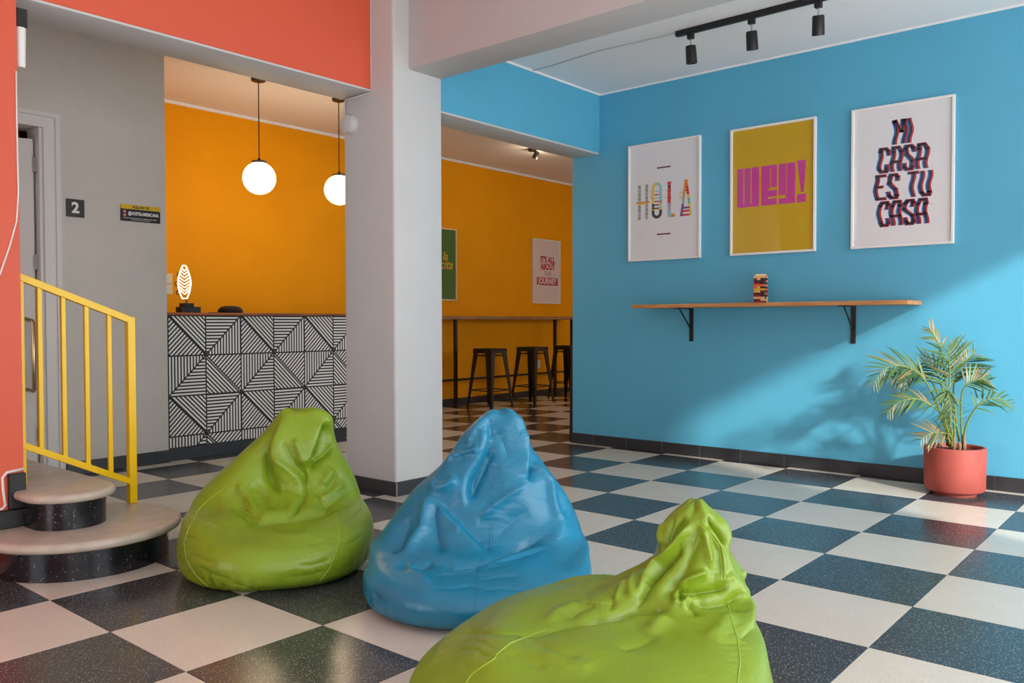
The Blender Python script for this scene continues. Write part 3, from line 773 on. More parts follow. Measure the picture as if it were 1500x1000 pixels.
# corridor posters
p4 = thing('framed_poster', 'framed white poster reading its all about the journey on the orange wall', 'poster', (-3.58, 3.747, 1.762), PI/2)
frame(p4, 0.632, 0.915, mat('paper_pinkish', (222, 206, 198), 0.7), bw=0.014)
IR = mat('ink_rose', (178, 52, 72), 0.7)
put_text("IT'S ALL", 0.03, 0.165, YP-0.0005, 0.12, IR, p4, w=0.34, bold=0.006)
put_text('ABOUT', 0.03, 0.065, YP-0.0005, 0.12, IR, p4, w=0.34, bold=0.006)
put_text('THE', 0.03, -0.035, YP-0.0005, 0.10, mat('ink_brown', (150, 110, 104), 0.7), p4, w=0.17, bold=0.0)
MB().rect(-0.22, 0.27, -0.195, -0.085, YP).build('block', IR, p4)
put_text('JOURNEY', 0.025, -0.14, YP-0.0012, 0.11, MATS['paper_pinkish'], p4, w=0.44, bold=0.004)
p5 = thing('framed_poster', 'framed green poster with yellow script half hidden by the column', 'poster', (-3.58, 1.575, 1.762), PI/2)
frame(p5, 0.635, 0.90, mat('paper_green', (62, 112, 44), 0.6), bw=0.016, fm=mat('cream_frame', (226, 206, 160), 0.5))
YI = mat('ink_gold', (216, 170, 40), 0.6)
put_text('la', 0.115, 0.10, YP-0.0005, 0.14, YI, p5, shear=0.35, bold=0.003)
put_text('cita', 0.135, -0.005, YP-0.0005, 0.16, YI, p5, shear=0.35, bold=0.003)

# ------------------------------------------------------------------ ceiling track with spots
tr = thing('ceiling_track_light', 'black ceiling track with small cylinder spotlights over the blue alcove', 'lamp', (1.10, -0.85, ZC))
MB().box(0.0, 2.0, -0.018, 0.018, -0.035, 0.0).build('rail', BLACKM, tr, bevel=0.003, seg=1)
for x, rx, rz in ((0.105, 8, 0), (0.52, 14, 10), (0.93, 20, 20)):
    hd = MB().box(-0.02, 0.02, -0.016, 0.016, -0.07, -0.033).build('adapter', BLACKM, tr, bevel=0.002, seg=1); hd.location = (x, 0, 0)
    MB().tube([(0, 0, -0.07), (0, 0, -0.125)], 0.006, 8).build('stem', CHROME, hd)
    h2 = MB().lathe([(0.006, 0.012), (0.03, 0.012), (0.034, 0.004), (0.036, -0.10), (0.03, -0.10), (0.028, -0.06)], n=24).build('spot_head', BLACKM, hd, smooth='auto')
    h2.location = (0, 0, -0.125); h2.rotation_euler = (math.radians(rx), 0, math.radians(rz))
cd = [(-0.135, -0.82, ZC-0.008), (0.1, -0.83, ZC-0.008), (0.5, -0.875, ZC-0.006), (0.9, -0.85, ZC-0.006), (1.10, -0.85, ZC-0.012)]
tag(MB().tube(cd, 0.004, 6).build('ceiling_cable', mat('cable_grey', (196, 196, 196), 0.6), smooth=True), 'thin pale cable run across the ceiling to the black track', 'cable')
# small fixture on the corridor ceiling
cf = thing('ceiling_spot', 'tiny black spotlight fixed to the corridor ceiling behind the blue beam', 'lamp', (-2.41, 2.0, ZO))
MB().lathe([(0.05, -0.03), (0.055, 0.0)], n=20).build('base', BLACKM, cf)
hh = MB().lathe([(0.02, 0.0), (0.032, -0.02), (0.036, -0.09), (0.028, -0.09)], n=20).build('spot_head', BLACKM, cf, smooth='auto'); hh.location = (0.05, 0.03, -0.03); hh.rotation_euler = (0, math.radians(25), 0)
ld = bpy.data.lights.new('corridor_spot_light', 'POINT'); lo_ = bpy.data.objects.new('corridor_spot_light', ld); COL.objects.link(lo_)
ld.energy = 6; ld.color = (1, 0.8, 0.55); ld.shadow_soft_size = 0.05; lo_.parent = cf; lo_.location = (0.10, 0.05, -0.16)

# black corner guard at the end of the blue wall
cg = MB(); cg.hexa([(-0.462, 0.082, 0.0), (-0.421, 0.082, 0.0), (-0.421, 0.16, 0.0), (-0.462, 0.16, 0.0)], [(-0.445, 0.082, 0.62), (-0.421, 0.082, 0.62), (-0.421, 0.16, 0.62), (-0.445, 0.16, 0.62)])
tag(cg.build('corner_guard', BLACKP, bevel=0.003, seg=1), 'tall black guard strip at the end of the blue wall', 'guard')

# ------------------------------------------------------------------ bar table and stools in the corridor
bt = thing('bar_table', 'long wooden bar table on thin black legs along the orange wall', 'table', (-3.38, 2.6, 0))
def bpart(mb, name, m_, **k):
    o = mb.build(name, m_, bt, **k); o.matrix_parent_inverse = Matrix.Translation((3.38, -2.6, 0)); return o
bpart(B(-3.57, -3.2, 0.7, 4.15, 1.074, 1.114), 'table_top', WOOD3, bevel=0.004, seg=1)
for y in (0.9, 1.60, 3.60, 4.0):
    bpart(B(-3.32, -3.284, y-0.018, y+0.018, 0.0, 1.074), 'leg', BLACKM)
bpart(B(-3.33, -3.285, 0.7, 4.05, 0.322, 0.347), 'foot_rail', BLACKM)

def stool():
    t = thing('bar_stool', 'black metal bar stool by the table leg nearest the white column', 'stool', (0, 0, 0), group='black bar stools along the corridor table')
    s = 0.145; H_ = 0.72
    MB().box(-s, s, -s, s, H_-0.012, H_).box(-s-0.004, s+0.004, -s-0.004, s+0.004, H_-0.055, H_-0.010).build('seat', BLACKM, t, bevel=0.006)
    for sx in (-1, 1):
        for sy in (-1, 1):
            mb = MB(); top, bot = s-0.004, 0.205
            for ax_ in (0, 1):
                wt, wb, th = 0.075, 0.028, 0.006
                lo, hi = [], []
                for (c, w2, z_, dst) in ((bot, wb, 0.0, lo), (top, wt, H_-0.03, hi)):
                    a, b_ = (c, c-w2), (c, c-th)
                    if ax_ == 0: q = [(a[1], b_[1]), (a[0], b_[1]), (a[0], b_[0]), (a[1], b_[0])]
                    else: q = [(b_[1], a[1]), (b_[0], a[1]), (b_[0], a[0]), (b_[1], a[0])]
                    dst += [(sx*x_, sy*y_, z_) for x_, y_ in q]
                mb.hexa(lo, hi)
            mb.build('leg', BLACKM, t)
    for z_, w2 in ((0.635, 0.012), (0.215, 0.014)):
        r = 0.205-(0.205-0.141)*z_/0.69-0.006
        for k in range(4):
            a = [(-r, -r), (r, -r), (r, r), (-r, r)]; p_, q_ = a[k], a[(k+1) % 4]
            MB().tube([(*p_, z_), (*q_, z_)], w2/2, 6).build('crossbar', BLACKM, t)
    return t
s_ = stool(); s_.location = (-2.95, 1.84, 0)
for y in (2.66, 3.44):
    c_ = copy_tree(s_); c_.location = (-2.95, y, 0)
    c_['label'] = 'black metal bar stool half hidden by the end of the blue wall' if y > 3 else 'middle one of the three black metal bar stools at the corridor table'

# ------------------------------------------------------------------ potted palm
PX, PY = 2.626, -0.188
xv = Vector((CR[0], CR[1], 0)).normalized(); 
pl = thing('potted_palm', 'small potted palm with arching fronds in a round terracotta red pot', 'plant', (PX, PY, 0), math.atan2(xv.y, xv.x))
pot = MB().lathe([(0.118, 0.0), (0.122, 0.018), (0.14, 0.020), (0.158, 0.026), (0.166, 0.04), (0.168, 0.15), (0.169, 0.27), (0.167, 0.284), (0.156, 0.286), (0.148, 0.28), (0.145, 0.25)], n=56)
pot.build('pot', TERRA, pl, smooth='auto')
MB().lathe([(0.147, 0.25), (0.12, 0.262), (0.06, 0.268), (0.01, 0.27)], n=32).build('soil', SOIL, pl, smooth=True)
K_ = 0.22*0.00398
def cp_(x, y, d=0): return Vector(((x-740)*K_, d, 0.287+(930-y)*K_))
def smooth_path(pts, n):
    out = []; P = [pts[0]]+pts+[pts[-1]]
    segs = len(pts)-1
    for i in range(n+1):
        t = i/n*segs; k = min(int(t), segs-1); f = t-k
        a, b, c, d = P[k], P[k+1], P[k+2], P[k+3]
        out.append(0.5*((2*b)+(c-a)*f+(2*a-5*b+4*c-d)*f*f+(3*b-a-3*c+d)*f**3))
    return out
def leaflet_mesh(bend, wv):
    mb = MB(); n = 6; vs = []; fs = []
    for i in range(n+1):
        t = i/n; w = wv*math.sin(PI*min(1, 0.12+t*0.88))**0.7*(1-0.3*t); z_ = -bend*t*t
        if i == n: w = 0.0004
        vs += [(t, -w, z_+w*0.35), (t, 0, z_), (t, w, z_+w*0.35)]
    for i in range(n):
        for k in range(2): fs.append((i*3+k, i*3+3+k, i*3+4+k, i*3+1+k))
    mb.add(vs, fs); return mb
LM = [[leaflet_mesh(b, 0.036).mesh('leaflet', mm, smooth=True, recalc=False) for b in (0.12, 0.25, 0.45)] for mm in (LEAF, LEAFB)]
random.seed(21)
fr = [  # control points, leaf start fraction, count per side, leaflet length, dry fraction, spread
 ([(722, 935, .02), (660, 770, .0), (560, 570, -.04), (450, 430, -.08), (320, 372, -.10), (190, 390, -.12), (110, 500, -.12)], .42, 14, .115, .35, 0.55),
 ([(705, 935, .0), (660, 800, -.04), (600, 700, -.08), (520, 640, -.10), (400, 590, -.12), (280, 620, -.12), (205, 688, -.13)], .5, 11, .075, .1, 0.45),
 ([(700, 930, -.03), (670, 850, -.07), (600, 825, -.09), (520, 825, -.10), (440, 870, -.11)], .4, 9, .085, .9, 0.8),
 ([(740, 935, .0), (705, 760, .0), (692, 600, .0), (695, 450, -.01), (680, 320, -.02), (665, 235, -.03)], .5, 13, .14, .12, 0.75),
 ([(735, 935, .03), (715, 700, .04), (690, 450, .04), (650, 260, .03), (600, 165, .02), (572, 120, .02)], .58, 8, .075, .6, 0.35),
 ([(775, 935, .0), (755, 720, .02), (745, 540, .03), (760, 440, .02), (810, 350, .0), (862, 295, -.02)], .48, 12, .12, .25, 0.65),
 ([(780, 935, -.02), (765, 740, -.03), (755, 560, -.05), (790, 490, -.07), (850, 460, -.09), (905, 470, -.10)], .5, 10, .09, .4, 0.6),
 ([(790, 900, -.01), (800, 780, -.03), (830, 680, -.06), (880, 615, -.08), (970, 590, -.09), (1075, 630, -.10)], .42, 8, .085, .0, 0.55),
 ([(725, 935, -.02), (700, 720, -.05), (640, 540, -.08), (625, 560, -.10), (648, 680, -.11), (615, 870, -.12)], .38, 13, .085, .15, 0.9),
 ([(712, 935, .04), (690, 700, .05), (600, 480, .05), (500, 430, .05), (400, 450, .04), (335, 465, .04)], .5, 10, .09, .05, 0.6),
 ([(730, 935, .05), (712, 700, .07), (690, 520, .08), (640, 400, .09), (560, 350, .09)], .5, 10, .11, .3, 0.7),
]
for pts, st, cnt, ll, dry, spread in fr:
    cnt = int(cnt*1.22)
    path = smooth_path([cp_(*q) for q in pts], 30)
    rad = [0.0055*(1-i/30)**0.7+0.0012 for i in range(31)]
    f_ = MB().tube(path, rad, 6).build('frond', STEMM, pl, smooth=True)
    for k in range(cnt):
        t = st+(1-st)*(k+.4)/cnt; i = min(29, int(t*30)); q = path[i].lerp(path[i+1], t*30-i)
        T = (path[i+1]-path[i]).normalized()
        up = Vector((0, -0.75, 0.65)); side0 = T.cross(up).normalized()
        fall = math.sin(PI*min(1, 0.25+0.7*(t-st)/(1-st)))
        for sd in (-1, 1):
            D_ = (T*(0.75+0.5*(t-st)/(1-st))+side0*sd*(0.4+spread)+Vector((0, random.uniform(-.35, .15), random.uniform(-.15, .12)))).normalized()
            Ls = 1.3*ll*fall*random.uniform(0.85, 1.15)+0.02
            zn = (up-D_*up.dot(D_)).normalized(); yn = zn.cross(D_)
            M_ = Matrix(((D_.x*Ls, yn.x*Ls*1.35*0.1/ll, zn.x*Ls, q.x), (D_.y*Ls, yn.y*Ls*1.35*0.1/ll, zn.y*Ls, q.y), (D_.z*Ls, yn.z*Ls*1.35*0.1/ll, zn.z*Ls, q.z), (0, 0, 0, 1)))
            o = bpy.data.objects.new('leaflet', LM[1 if random.random() < 0.7*dry*(.4+.9*t) else 0][random.randrange(3)]); COL.objects.link(o)
            o.parent = f_; o.matrix_local = M_
for x0, y0, h in ((-0.022, -0.03, 0.085), (0.0, -0.05, 0.06), (0.036, -0.035, 0.1), (0.05, 0.0, 0.09)):
    MB().tube([(x0, y0, 0.262), (x0+.003, y0, 0.30), (x0+.0, y0, 0.262+h)], [0.012, 0.011, 0.006], 8).build('stem_base', STEMB, pl, smooth=True)

# ------------------------------------------------------------------ bean bags
def pchip(xs, ys, x):
    xs = np.array(xs, float); ys = np.array(ys, float); h = np.diff(xs); d = np.diff(ys)/h
    mk = np.zeros_like(xs); mk[0] = d[0]; mk[-1] = d[-1]
    for i in range(1, len(xs)-1):
        if d[i-1]*d[i] > 0:
            w1, w2 = 2*h[i]+h[i-1], h[i]+2*h[i-1]; mk[i] = (w1+w2)/(w1/d[i-1]+w2/d[i])
    i = np.clip(np.searchsorted(xs, x)-1, 0, len(h)-1); t = (x-xs[i])/h[i]
    return ((1+2*t)*(1-t)**2*ys[i]+t*(1-t)**2*h[i]*mk[i]+t*t*(3-2*t)*ys[i+1]+t*t*(t-1)*h[i]*mk[i+1])

def grid_normals(V):
    du = np.roll(V, -1, 1)-np.roll(V, 1, 1)
    dv = np.empty_like(V); dv[1:-1] = V[2:]-V[:-2]; dv[0] = V[1]-V[0]; dv[-1] = V[-1]-V[-2]
    n = np.cross(du, dv); n /= np.linalg.norm(n, axis=2, keepdims=True)+1e-12
    return n

def bean_bag(label, cen, prof, width, strokes, seams, m_, seam_m, seed, gain=1.0):
    """prof: (z, front, back); width: (z, left, right) in the bag's own frame (x right, y away)"""
    rng = np.random.default_rng(seed)
    cen = np.array([*cen, 0.0]); d = cen-CAM; d[2] = 0; yv_ = d/np.linalg.norm(d); xv_ = np.array([yv_[1], -yv_[0], 0])
    NR, NC = 280, 420
    # rows spaced by arclength along the front profile
    zs = np.array([q[0] for q in prof]); yf = np.array([q[1] for q in prof]); yb = np.array([q[2] for q in prof])
    wl = np.interp(zs, [q[0] for q in width], [q[1] for q in width]); wr_ = np.interp(zs, [q[0] for q in width], [q[2] for q in width])
    s = np.concatenate([[0], np.cumsum(np.sqrt(np.diff(zs)**2+np.diff(yf)**2+0.3*np.diff(wl)**2))]); s /= s[-1]
    si = np.linspace(0, 1, NR)
    Z = pchip(s, zs, si); YF = pchip(s, yf, si); YB = pchip(s, yb, si)
    WZ = [q[0] for q in width]
    XL = pchip(WZ, [q[1] for q in width], np.clip(Z, WZ[0], WZ[-1])); XR = pchip(WZ, [q[2] for q in width], np.clip(Z, WZ[0], WZ[-1]))
    ph = np.linspace(0, 2*PI, NC, endpoint=False)
    c, sn = np.cos(ph), np.sin(ph); e = 0.88
    ca = np.sign(c)*np.abs(c)**e; sa = np.sign(sn)*np.abs(sn)**e
    X = ((XL+XR)/2)[:, None]+((XR-XL)/2)[:, None]*ca[None]; Y = ((YF+YB)/2)[:, None]+((YB-YF)/2)[:, None]*sa[None]
    Zg = np.repeat(Z[:, None], NC, 1)
    V = cen+X[..., None]*xv_+Y[..., None]*yv_+Zg[..., None]*np.array([0, 0, 1.0])
    # broad lumps and gathers near the floor
    lump = np.zeros((NR, NC))
    for k in range(7):
        a, b, q, r_ = rng.integers(2, 7), rng.uniform(3, 9), rng.uniform(0, 6.28), rng.uniform(0, 6.28)
        lump += 0.0035*np.sin(a*ph[None]+q)*np.sin(b*si[:, None]*3+r_)
    puck = np.zeros((NR, NC))
    for k in range(6):
        puck += np.sin(rng.integers(26, 60)*ph[None]+rng.uniform(0, 6.28)+6*si[:, None])*0.0008
    puck *= np.exp(-((Zg-0.05)/0.05)**2)
    lump *= np.clip(Zg/0.05, 0, 1)
    n = grid_normals(V); V = V+n*(lump+puck)[..., None]
    # folds traced on the surface
    def faces():
        idx = np.arange(NR*NC).reshape(NR, NC)
        a = idx[:-1]; b = np.roll(idx[:-1], -1, 1); c2 = np.roll(idx[1:], -1, 1); d2 = idx[1:]
        return np.stack([a, b, c2, d2], -1).reshape(-1, 4)
    F = faces()
    Fl = [tuple(int(t) for t in f) for f in F]+[tuple(range(NC))[::-1], tuple((NR-1)*NC+k for k in range(NC))]
    def tree(): return BVHTree.FromPolygons([Vector(q) for q in V.reshape(-1, 3)], Fl)
    def hitline(pts, n_, bv):
        P = []
        pts = np.array(pts, float); L = np.concatenate([[0], np.cumsum(np.hypot(*np.diff(pts, axis=0).T))]); 
        for t in np.linspace(0, L[-1], n_):
            u, v = np.interp(t, L, pts[:, 0]), np.interp(t, L, pts[:, 1])
            h = bv.ray_cast(Vector(CAM), Vector(ray(u, v)))
            if h[0] is not None: P.append((np.array(h[0]), np.array(h[1])))
        return P
    bv = tree()
    disp = np.zeros((NR, NC)); n = grid_normals(V)
    auto = []
    for pts, r_ in seams:
        pts = np.array(pts, float); L = np.concatenate([[0], np.cumsum(np.hypot(*np.diff(pts, axis=0).T))])
        for t in np.arange(6, L[-1]-4, 9.0):
            if rng.random() < 0.25: continue
            u, v = np.interp(t, L, pts[:, 0]), np.interp(t, L, pts[:, 1]); k = min(np.searchsorted(L, t), len(L)-1)
            dx, dy = pts[k]-pts[k-1]; q = math.hypot(dx, dy); dx, dy = dx/q, dy/q
            a, b = rng.uniform(6, 34), rng.uniform(6, 26); tl_ = rng.uniform(-.25, .25)
            auto.append(([(u-(dy+tl_*dx)*a, v+(dx-tl_*dy)*a), (u, v), (u+(dy+tl_*dx)*b, v-(dx-tl_*dy)*b)], 'v', -rng.uniform(.0012, .0032)/gain, .007))
    for pts, kind, amp, w in strokes+auto:
        amp *= gain
        P = hitline(pts, 48 if w > .0075 else 20, bv)
        if len(P) < 3: continue
        C_ = np.array([q[0] for q in P]); T_ = np.gradient(C_, axis=0); T_ /= np.linalg.norm(T_, axis=1, keepdims=True)+1e-9
        vv = V.reshape(-1, 3); cm_ = C_.mean(0); near = np.linalg.norm(vv-cm_, axis=1) < np.linalg.norm(C_-cm_, axis=1).max()+6*w
        ids = np.nonzero(near)[0]; q = vv[ids]
        dm = np.full(len(ids), 9.0); km = np.zeros(len(ids), int)
        for k in range(len(C_)):
            dd = np.linalg.norm(q-C_[k], axis=1); u_ = dd < dm; dm[u_] = dd[u_]; km[u_] = k
        tt = km/(len(C_)-1); taper = np.clip(np.minimum(tt, 1-tt)/0.22, 0, 1); taper = taper*taper*(3-2*taper)
        nn = n.reshape(-1, 3)[ids]; face = np.clip((nn@(-np.array(ray(750, 500))))*3+1.2, 0, 1)
        if kind == 'v': pr_ = np.exp(-dm/w)
        elif kind == 'g': pr_ = np.exp(-(dm/w)**2)
        else:
            side = np.einsum('ij,ij->i', np.cross(T_[km], nn), q-C_[km])
            pr_ = np.tanh(side/(w*0.45))*np.exp(-(np.abs(side)/(2.4*w))**1.5)*np.exp(-np.clip(dm-np.abs(side)-w, 0, 1)/w)
        disp.reshape(-1)[ids] += amp*pr_*taper*face
    V = V+n*disp[..., None]
    # short puckers across the seams
    V[..., 2] = np.maximum(V[..., 2], 0.0005)
    root = thing('bean_bag', label, 'bean bag', tuple(cen))
    me = bpy.data.meshes.new('cover'); me.from_pydata([tuple(q) for q in (V.reshape(-1, 3)-cen)], [], Fl); me.update()
    me.polygons.foreach_set('use_smooth', [True]*len(me.polygons)); me.materials.append(m_)
    bm = bmesh.new(); bm.from_mesh(me); bmesh.ops.recalc_face_normals(bm, faces=bm.faces); bm.to_mesh(me); bm.free()
    o = bpy.data.objects.new('cover', me); COL.objects.link(o); o.parent = root
    bv = tree()
    for pts, r_ in seams:
        P = hitline(pts, 70, bv)
        if len(P) < 4: continue
        path = [Vector(q[0]-cen)+Vector(q[1])*(-0.0002 if np.dot(q[1], q[0]-CAM) > 0 else 0.0002) for q in P]
        # drop jumps
        seg = [path[0]]
        for q in path[1:]:
            if (q-seg[-1]).length < 0.05: seg.append(q)
        MB().tube(seg, r_, 6).build('seam', seam_m, root, smooth=True)
    return root
def cr(ox, oy, sc, *pts): return [(ox+sc*x, oy+sc*y) for x, y in pts]
GS = mat('lime_seam', (150, 178, 56), 0.5); BS = mat('blue_seam', (40, 120, 165), 0.5)

# green bag by the steps
A1 = lambda *p: cr(380, 590, .18, *p)
A2 = lambda *p: cr(240, 580, .31, *p)
bean_bag('lime green bean bag with a wide folded flap beside the curved steps', (.735, -3.68),
 [(0, -.37, .35), (.012, -.41, .375), (.045, -.45, .40), (.10, -.465, .41), (.155, -.445, .41), (.20, -.385, .40), (.228, -.30, .39), (.245, -.20, .38), (.262, -.11, .37), (.30, -.05, .35), (.37, -.01, .32), (.46, .02, .28), (.56, .05, .23), (.62, .07, .2), (.645, .09, .18), (.655, .12, .15)],
 [(0, -.31, .34), (.012, -.345, .37), (.05, -.377, .402), (.12, -.392, .415), (.175, -.382, .412), (.226, -.363, .395), (.274, -.325, .376), (.333, -.281, .357), (.391, -.225, .33), (.442, -.168, .298), (.497, -.11, .272), (.538, -.07, .268), (.60, -.008, .268), (.628, .018, .25), (.645, .036, .22), (.656, .065, .175)],
 [(A1((190, 90), (120, 250), (60, 420), (110, 580), (160, 690), (205, 740)), 's', -.016, .03),
  (A1((30, 330), (60, 470), (110, 600), (190, 735)), 'v', -.024, .016),
  (A1((535, 130), (480, 270), (440, 400), (380, 570)), 's', .022, .022),
  (A1((550, 180), (490, 330), (430, 460)), 'v', -.02, .014),
  (A1((640, 300), (560, 400), (450, 480), (390, 560)), 'v', -.018, .014),
  (A1((340, 500), (372, 580), (375, 680), (365, 760), (300, 860), (215, 920)), 'v', -.018, .012),
  (A1((180, 300), (250, 430), (340, 560), (372, 640)), 'v', -.010, .016),
  (A1((280, 280), (330, 420), (350, 520)), 'g', .010, .016),
  (A1((70, 440), (200, 520), (300, 610), (370, 700)), 'g', .008, .018),
  (A1((110, 560), (220, 690), (320, 730), (370, 760)), 'v', -.010, .015),
  (A1((385, 640), (470, 750), (560, 850)), 'v', -.009, .010),
  (A1((600, 520), (560, 600), (500, 680)), 'g', .009, .018),
  (A1((660, 560), (600, 640), (540, 740)), 'v', -.008, .014),
  (A2((330, 500), (440, 588), (540, 575), (640, 565), (740, 545), (830, 500)), 'g', -.020, .035),
  (A2((480, 290), (500, 380), (560, 450), (590, 560)), 'v', -.008, .016),
  (A2((340, 410), (400, 470), (430, 560)), 'g', .009, .018),
  (A2((420, 400), (470, 460), (520, 540)), 'v', -.010, .014),
  (A2((300, 440), (360, 480), (390, 540)), 'v', -.007, .014),
  (A2((860, 400), (800, 450), (720, 500)), 'g', .007, .016),
  (A2((900, 430), (830, 480), (740, 530)), 'v', -.007, .014),
  (A2((240, 480), (330, 560), (420, 600)), 'g', .006, .02),
  (A2((130, 560), (250, 600), (330, 620)), 'v', -.004, .012),
  (A2((450, 640), (600, 660), (740, 640)), 'g', .005, .03),
  (A2((100, 660), (180, 690), (240, 700)), 'v', -.004, .010), (A2((110, 740), (200, 780), (260, 790)), 'v', -.004, .010), (A2((150, 800), (240, 850), (330, 870)), 'v', -.004, .010),
  (A2((820, 650), (740, 690), (680, 700)), 'v', -.004, .010), (A2((800, 770), (700, 800), (620, 800)), 'v', -.004, .010), (A2((780, 820), (680, 850), (560, 860)), 'v', -.004, .010),
  (A2((300, 880), (420, 915), (560, 910)), 'v', -.004, .010), (A2((850, 700), (900, 690), (950, 640)), 'v', -.004, .010), (A2((840, 600), (900, 570), (950, 520)), 'v', -.004, .012)],
 [(A2((290, 430), (220, 480), (160, 540), (120, 620), (95, 690), (105, 770), (150, 845), (215, 905), (262, 928)), .0022),
  (A2((690, 420), (770, 510), (805, 530), (825, 600), (830, 660), (815, 740), (780, 820), (710, 910)), .0016),
  (A2((262, 928), (400, 950), (600, 940), (740, 905), (900, 838)), .0018)],
 GREENV, GS, 1, 1.6)

# blue bag
B3 = lambda *p: cr(560, 590, .26, *p)
B4 = lambda *p: cr(520, 580, .37, *p)
bean_bag('blue bean bag with a tall rounded peak standing between the green ones', (1.68, -3.40),
 [(0, -.38, .36), (.01, -.42, .385), (.04, -.455, .405), (.08, -.465, .415), (.12, -.445, .415), (.148, -.37, .41), (.164, -.28, .40), (.178, -.18, .39), (.20, -.09, .38), (.26, -.03, .36), (.34, .0, .33), (.44, .03, .29), (.55, .06, .24), (.64, .08, .20), (.68, .10, .18), (.692, .13, .15)],
 [(0, -.36, .36), (.01, -.395, .392), (.04, -.424, .412), (.106, -.434, .428), (.16, -.418, .424), (.215, -.392, .414), (.27, -.345, .393), (.318, -.298, .369), (.37, -.25, .337), (.42, -.2, .302), (.477, -.146, .258), (.55, -.09, .206), (.605, -.05, .194), (.65, -.005, .183), (.68, .03, .15), (.693, .06, .115)],
 [(B3((585, 45), (600, 120), (605, 210), (560, 330), (500, 430), (480, 520), (465, 610)), 's', .014, .03),
  (B3((592, 60), (604, 180), (580, 300), (505, 440), (475, 560)), 'v', -.018, .012),
  (B3((650, 250), (600, 320), (520, 480), (480, 570)), 'v', -.010, .014),
  (B3((800, 90), (822, 200), (832, 310), (826, 430)), 's', .014, .022),
  (B3((835, 320), (900, 380), (945, 440), (960, 560), (1000, 680)), 'g', .013, .022),
  (B3((850, 350), (840, 400), (825, 440)), 'v', -.012, .012),
  (B3((640, 150), (690, 230), (720, 320)), 'v', -.006, .02),
  (B3((570, 260), (480, 275), (400, 300), (350, 340)), 'g', .008, .012),
  (B3((260, 430), (300, 480), (360, 470), (430, 420)), 'g', .012, .02),
  (B3((255, 500), (250, 600), (230, 700), (170, 790), (110, 870)), 'g', .018, .026),
  (B3((310, 540), (290, 640), (310, 760), (340, 860)), 'v', -.014, .02),
  (B3((150, 640), (120, 740), (70, 860)), 'v', -.016, .022),
  (B3((290, 530), (360, 610), (440, 690), (520, 770), (600, 850)), 's', .010, .022),
  (B3((450, 660), (420, 690), (415, 740)), 'g', .003, .010),
  (B3((830, 450), (740, 500), (640, 570), (540, 650)), 'g', .007, .016),
  (B3((820, 590), (700, 700), (620, 800)), 'v', -.004, .02),
  (B3((950, 735), (850, 780), (760, 820), (640, 870), (520, 905), (400, 935), (290, 885)), 'v', -.018, .018),
  (B3((940, 800), (800, 840), (660, 880), (540, 920)), 'g', .006, .014),
  (B3((290, 880), (240, 920), (150, 930), (100, 880)), 'v', -.010, .018),
  (B3((900, 830), (760, 870), (620, 900)), 'v', -.005, .010),
  (B3((840, 860), (700, 905), (580, 930)), 'v', -.004, .010),
  (B3((1000, 600), (1010, 700), (960, 800)), 'g', .008, .03),
  (B4((200, 650), (230, 700), (300, 740)), 'g', .008, .02),
  (B4((330, 700), (420, 690), (490, 680)), 'g', .005, .012), (B4((480, 730), (560, 715), (660, 710)), 'v', -.004, .010), (B4((480, 770), (580, 760), (700, 770)), 'v', -.003, .010),
  (B4((300, 760), (390, 760), (470, 745)), 'v', -.003, .010), (B4((60, 760), (90, 800), (140, 830)), 'v', -.003, .012), (B4((520, 80), (480, 130), (440, 200)), 'g', .008, .014)],
 [(B3((600, 330), (606, 450), (608, 600), (610, 750), (606, 860)), .0014), (B3((622, 330), (626, 450), (626, 600), (624, 750), (618, 860)), .0011),
  (B4((505, 645), (490, 700), (480, 780), (472, 862)), .0013), (B4((495, 645), (482, 700), (472, 780)), .001),
  (B3((570, 262), (480, 280), (400, 308)), .0012), (B3((570, 270), (480, 289), (405, 316)), .001)],
 BLUEV, BS, 2, 1.6)

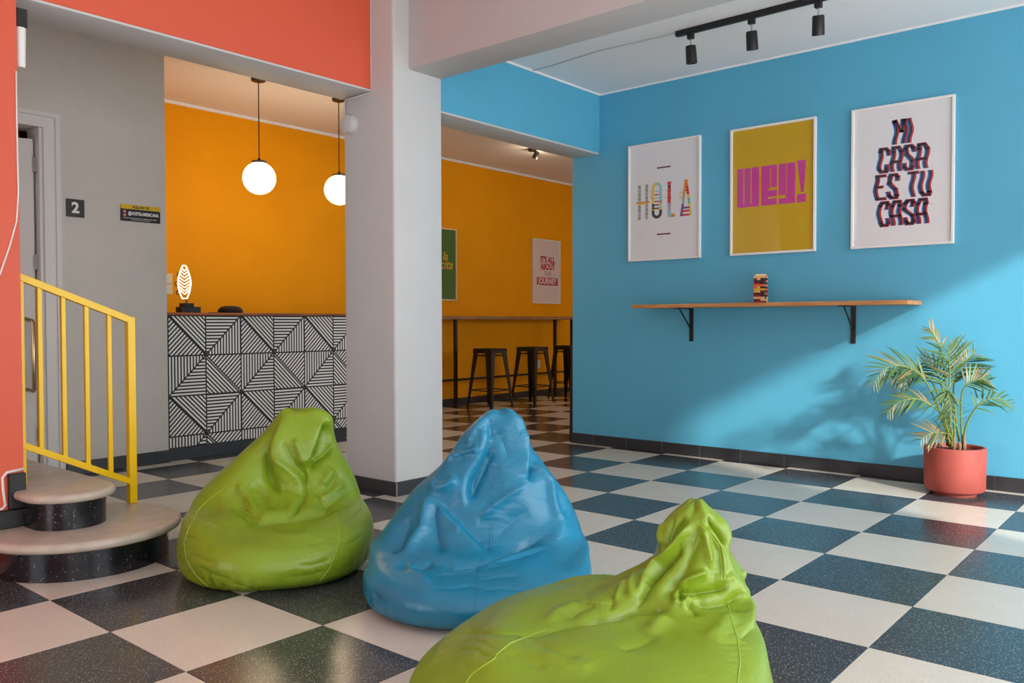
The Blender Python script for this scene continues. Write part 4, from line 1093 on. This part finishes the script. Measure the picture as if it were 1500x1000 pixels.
# green bag at the front
C4 = lambda *p: cr(850, 720, .2, *p)
C5 = lambda *p: cr(600, 720, .36, *p)
bean_bag('lime green bean bag slumped low with a twisted hood in front of the blue one', (2.64, -4.03),
 [(0, -.38, .36), (.012, -.42, .39), (.05, -.46, .42), (.12, -.475, .43), (.19, -.455, .425), (.24, -.39, .41), (.272, -.29, .385), (.292, -.17, .36), (.305, -.07, .34), (.325, .02, .325), (.36, .06, .31), (.41, .09, .295), (.47, .12, .275), (.52, .145, .26), (.545, .165, .24), (.556, .19, .215)],
 [(0, -.37, .36), (.012, -.40, .39), (.06, -.442, .425), (.136, -.445, .437), (.187, -.402, .438), (.226, -.344, .436), (.258, -.284, .43), (.287, -.188, .42), (.297, -.088, .419), (.308, -.02, .421), (.35, .078, .428), (.378, .14, .405), (.40, .172, .39), (.432, .184, .376), (.462, .19, .38), (.495, .208, .368), (.52, .232, .34), (.54, .255, .315), (.556, .275, .30)],
 [(C4((850, 180), (770, 290), (690, 390), (590, 500), (490, 620), (400, 820)), 'g', .020, .0135),
  (C4((780, 330), (690, 450), (600, 550), (500, 660), (440, 780), (390, 850)), 'v', -.026, .0120),
  (C4((790, 170), (720, 250), (650, 350), (560, 490)), 'v', -.016, .0105),
  (C4((880, 230), (915, 330), (935, 450), (940, 580)), 'g', .014, .0105),
  (C4((860, 300), (820, 430), (760, 560), (690, 680), (600, 800)), 'g', -.016, .0210),
  (C4((940, 590), (850, 620), (770, 650), (700, 695)), 'g', .016, .0105),
  (C4((710, 720), (780, 735), (880, 730), (1000, 700), (1100, 690)), 'v', -.024, .0112),
  (C4((700, 700), (690, 770), (700, 850)), 'g', .012, .0090),
  (C4((790, 730), (770, 790), (740, 860)), 'g', .012, .0090),
  (C4((735, 700), (745, 760), (730, 800)), 'v', -.018, .0075),
  (C4((0, 945), (110, 920), (220, 905), (320, 875), (400, 845), (520, 850), (680, 855)), 'v', -.024, .0135),
  (C4((930, 170), (980, 240), (1040, 330), (1080, 400)), 'v', -.02, .0090),
  (C4((900, 240), (990, 330), (1045, 430), (1060, 640)), 'g', .008, .0090),
  (C4((1180, 570), (1220, 630), (1245, 700), (1190, 750)), 'g', .005, .0120),
  (C4((820, 800), (960, 810), (1100, 790), (1230, 750)), 'v', -.022, .0135),
  (C4((1080, 810), (1150, 840), (1200, 880)), 'v', -.012, .0120),
  (C4((780, 780), (830, 850), (850, 920)), 'v', -.012, .0120),
  (C4((640, 900), (560, 970), (500, 1050)), 'g', .010, .0225),
  (C4((240, 700), (240, 780), (220, 860)), 'v', -.008, .0090),
  (C4((330, 640), (290, 720), (240, 800)), 'g', .008, .0105),
  (C4((420, 570), (370, 680), (380, 800)), 'g', .010, .0150),
  (C4((980, 640), (1060, 640), (1150, 620)), 'g', .006, .0105),
  (C4((610, 220), (580, 320), (590, 400)), 'g', .008, .0105), (C4((680, 170), (650, 270), (620, 380)), 'v', -.008, .0090),
  (C5((450, 590), (560, 560), (680, 530), (800, 505)), 'v', -.012, .014),
  (C5((180, 580), (330, 570), (480, 575), (560, 550)), 'v', -.006, .012),
  (C5((560, 540), (600, 490), (700, 450)), 'g', .008, .018), (C5((640, 520), (690, 480), (760, 450)), 'v', -.007, .012),
  (C5((480, 590), (600, 650), (700, 680)), 'v', -.005, .014), (C5((520, 640), (640, 700), (760, 720)), 'g', .005, .02), (C5((400, 640), (470, 690), (560, 720)), 'v', -.005, .012),
  (C5((1000, 590), (930, 620), (850, 640)), 'v', -.007, .018), (C5((1310, 480), (1260, 560), (1200, 600)), 'g', .006, .02), (C5((1340, 600), (1390, 560), (1420, 540)), 'v', -.006, .012),
  (C5((330, 680), (270, 640), (200, 640)), 'v', -.004, .010), (C5((360, 640), (300, 610), (240, 600)), 'v', -.004, .010)],
 [(C5((560, 560), (480, 590), (410, 615), (355, 660), (345, 680), (290, 715), (250, 745), (230, 778)), .0017),
  (C5((1295, 455), (1310, 520), (1335, 600), (1345, 690), (1335, 778)), .0017),
  (C4((905, 245), (990, 330), (1035, 400), (1050, 480), (1058, 560), (1055, 640)), .0018), (C4((890, 255), (970, 340), (1015, 410), (1028, 490), (1034, 560), (1030, 640)), .0012),
  (C5((700, 445), (760, 450), (830, 455)), .0012)],
 GREENV, GS, 3, 1.35)
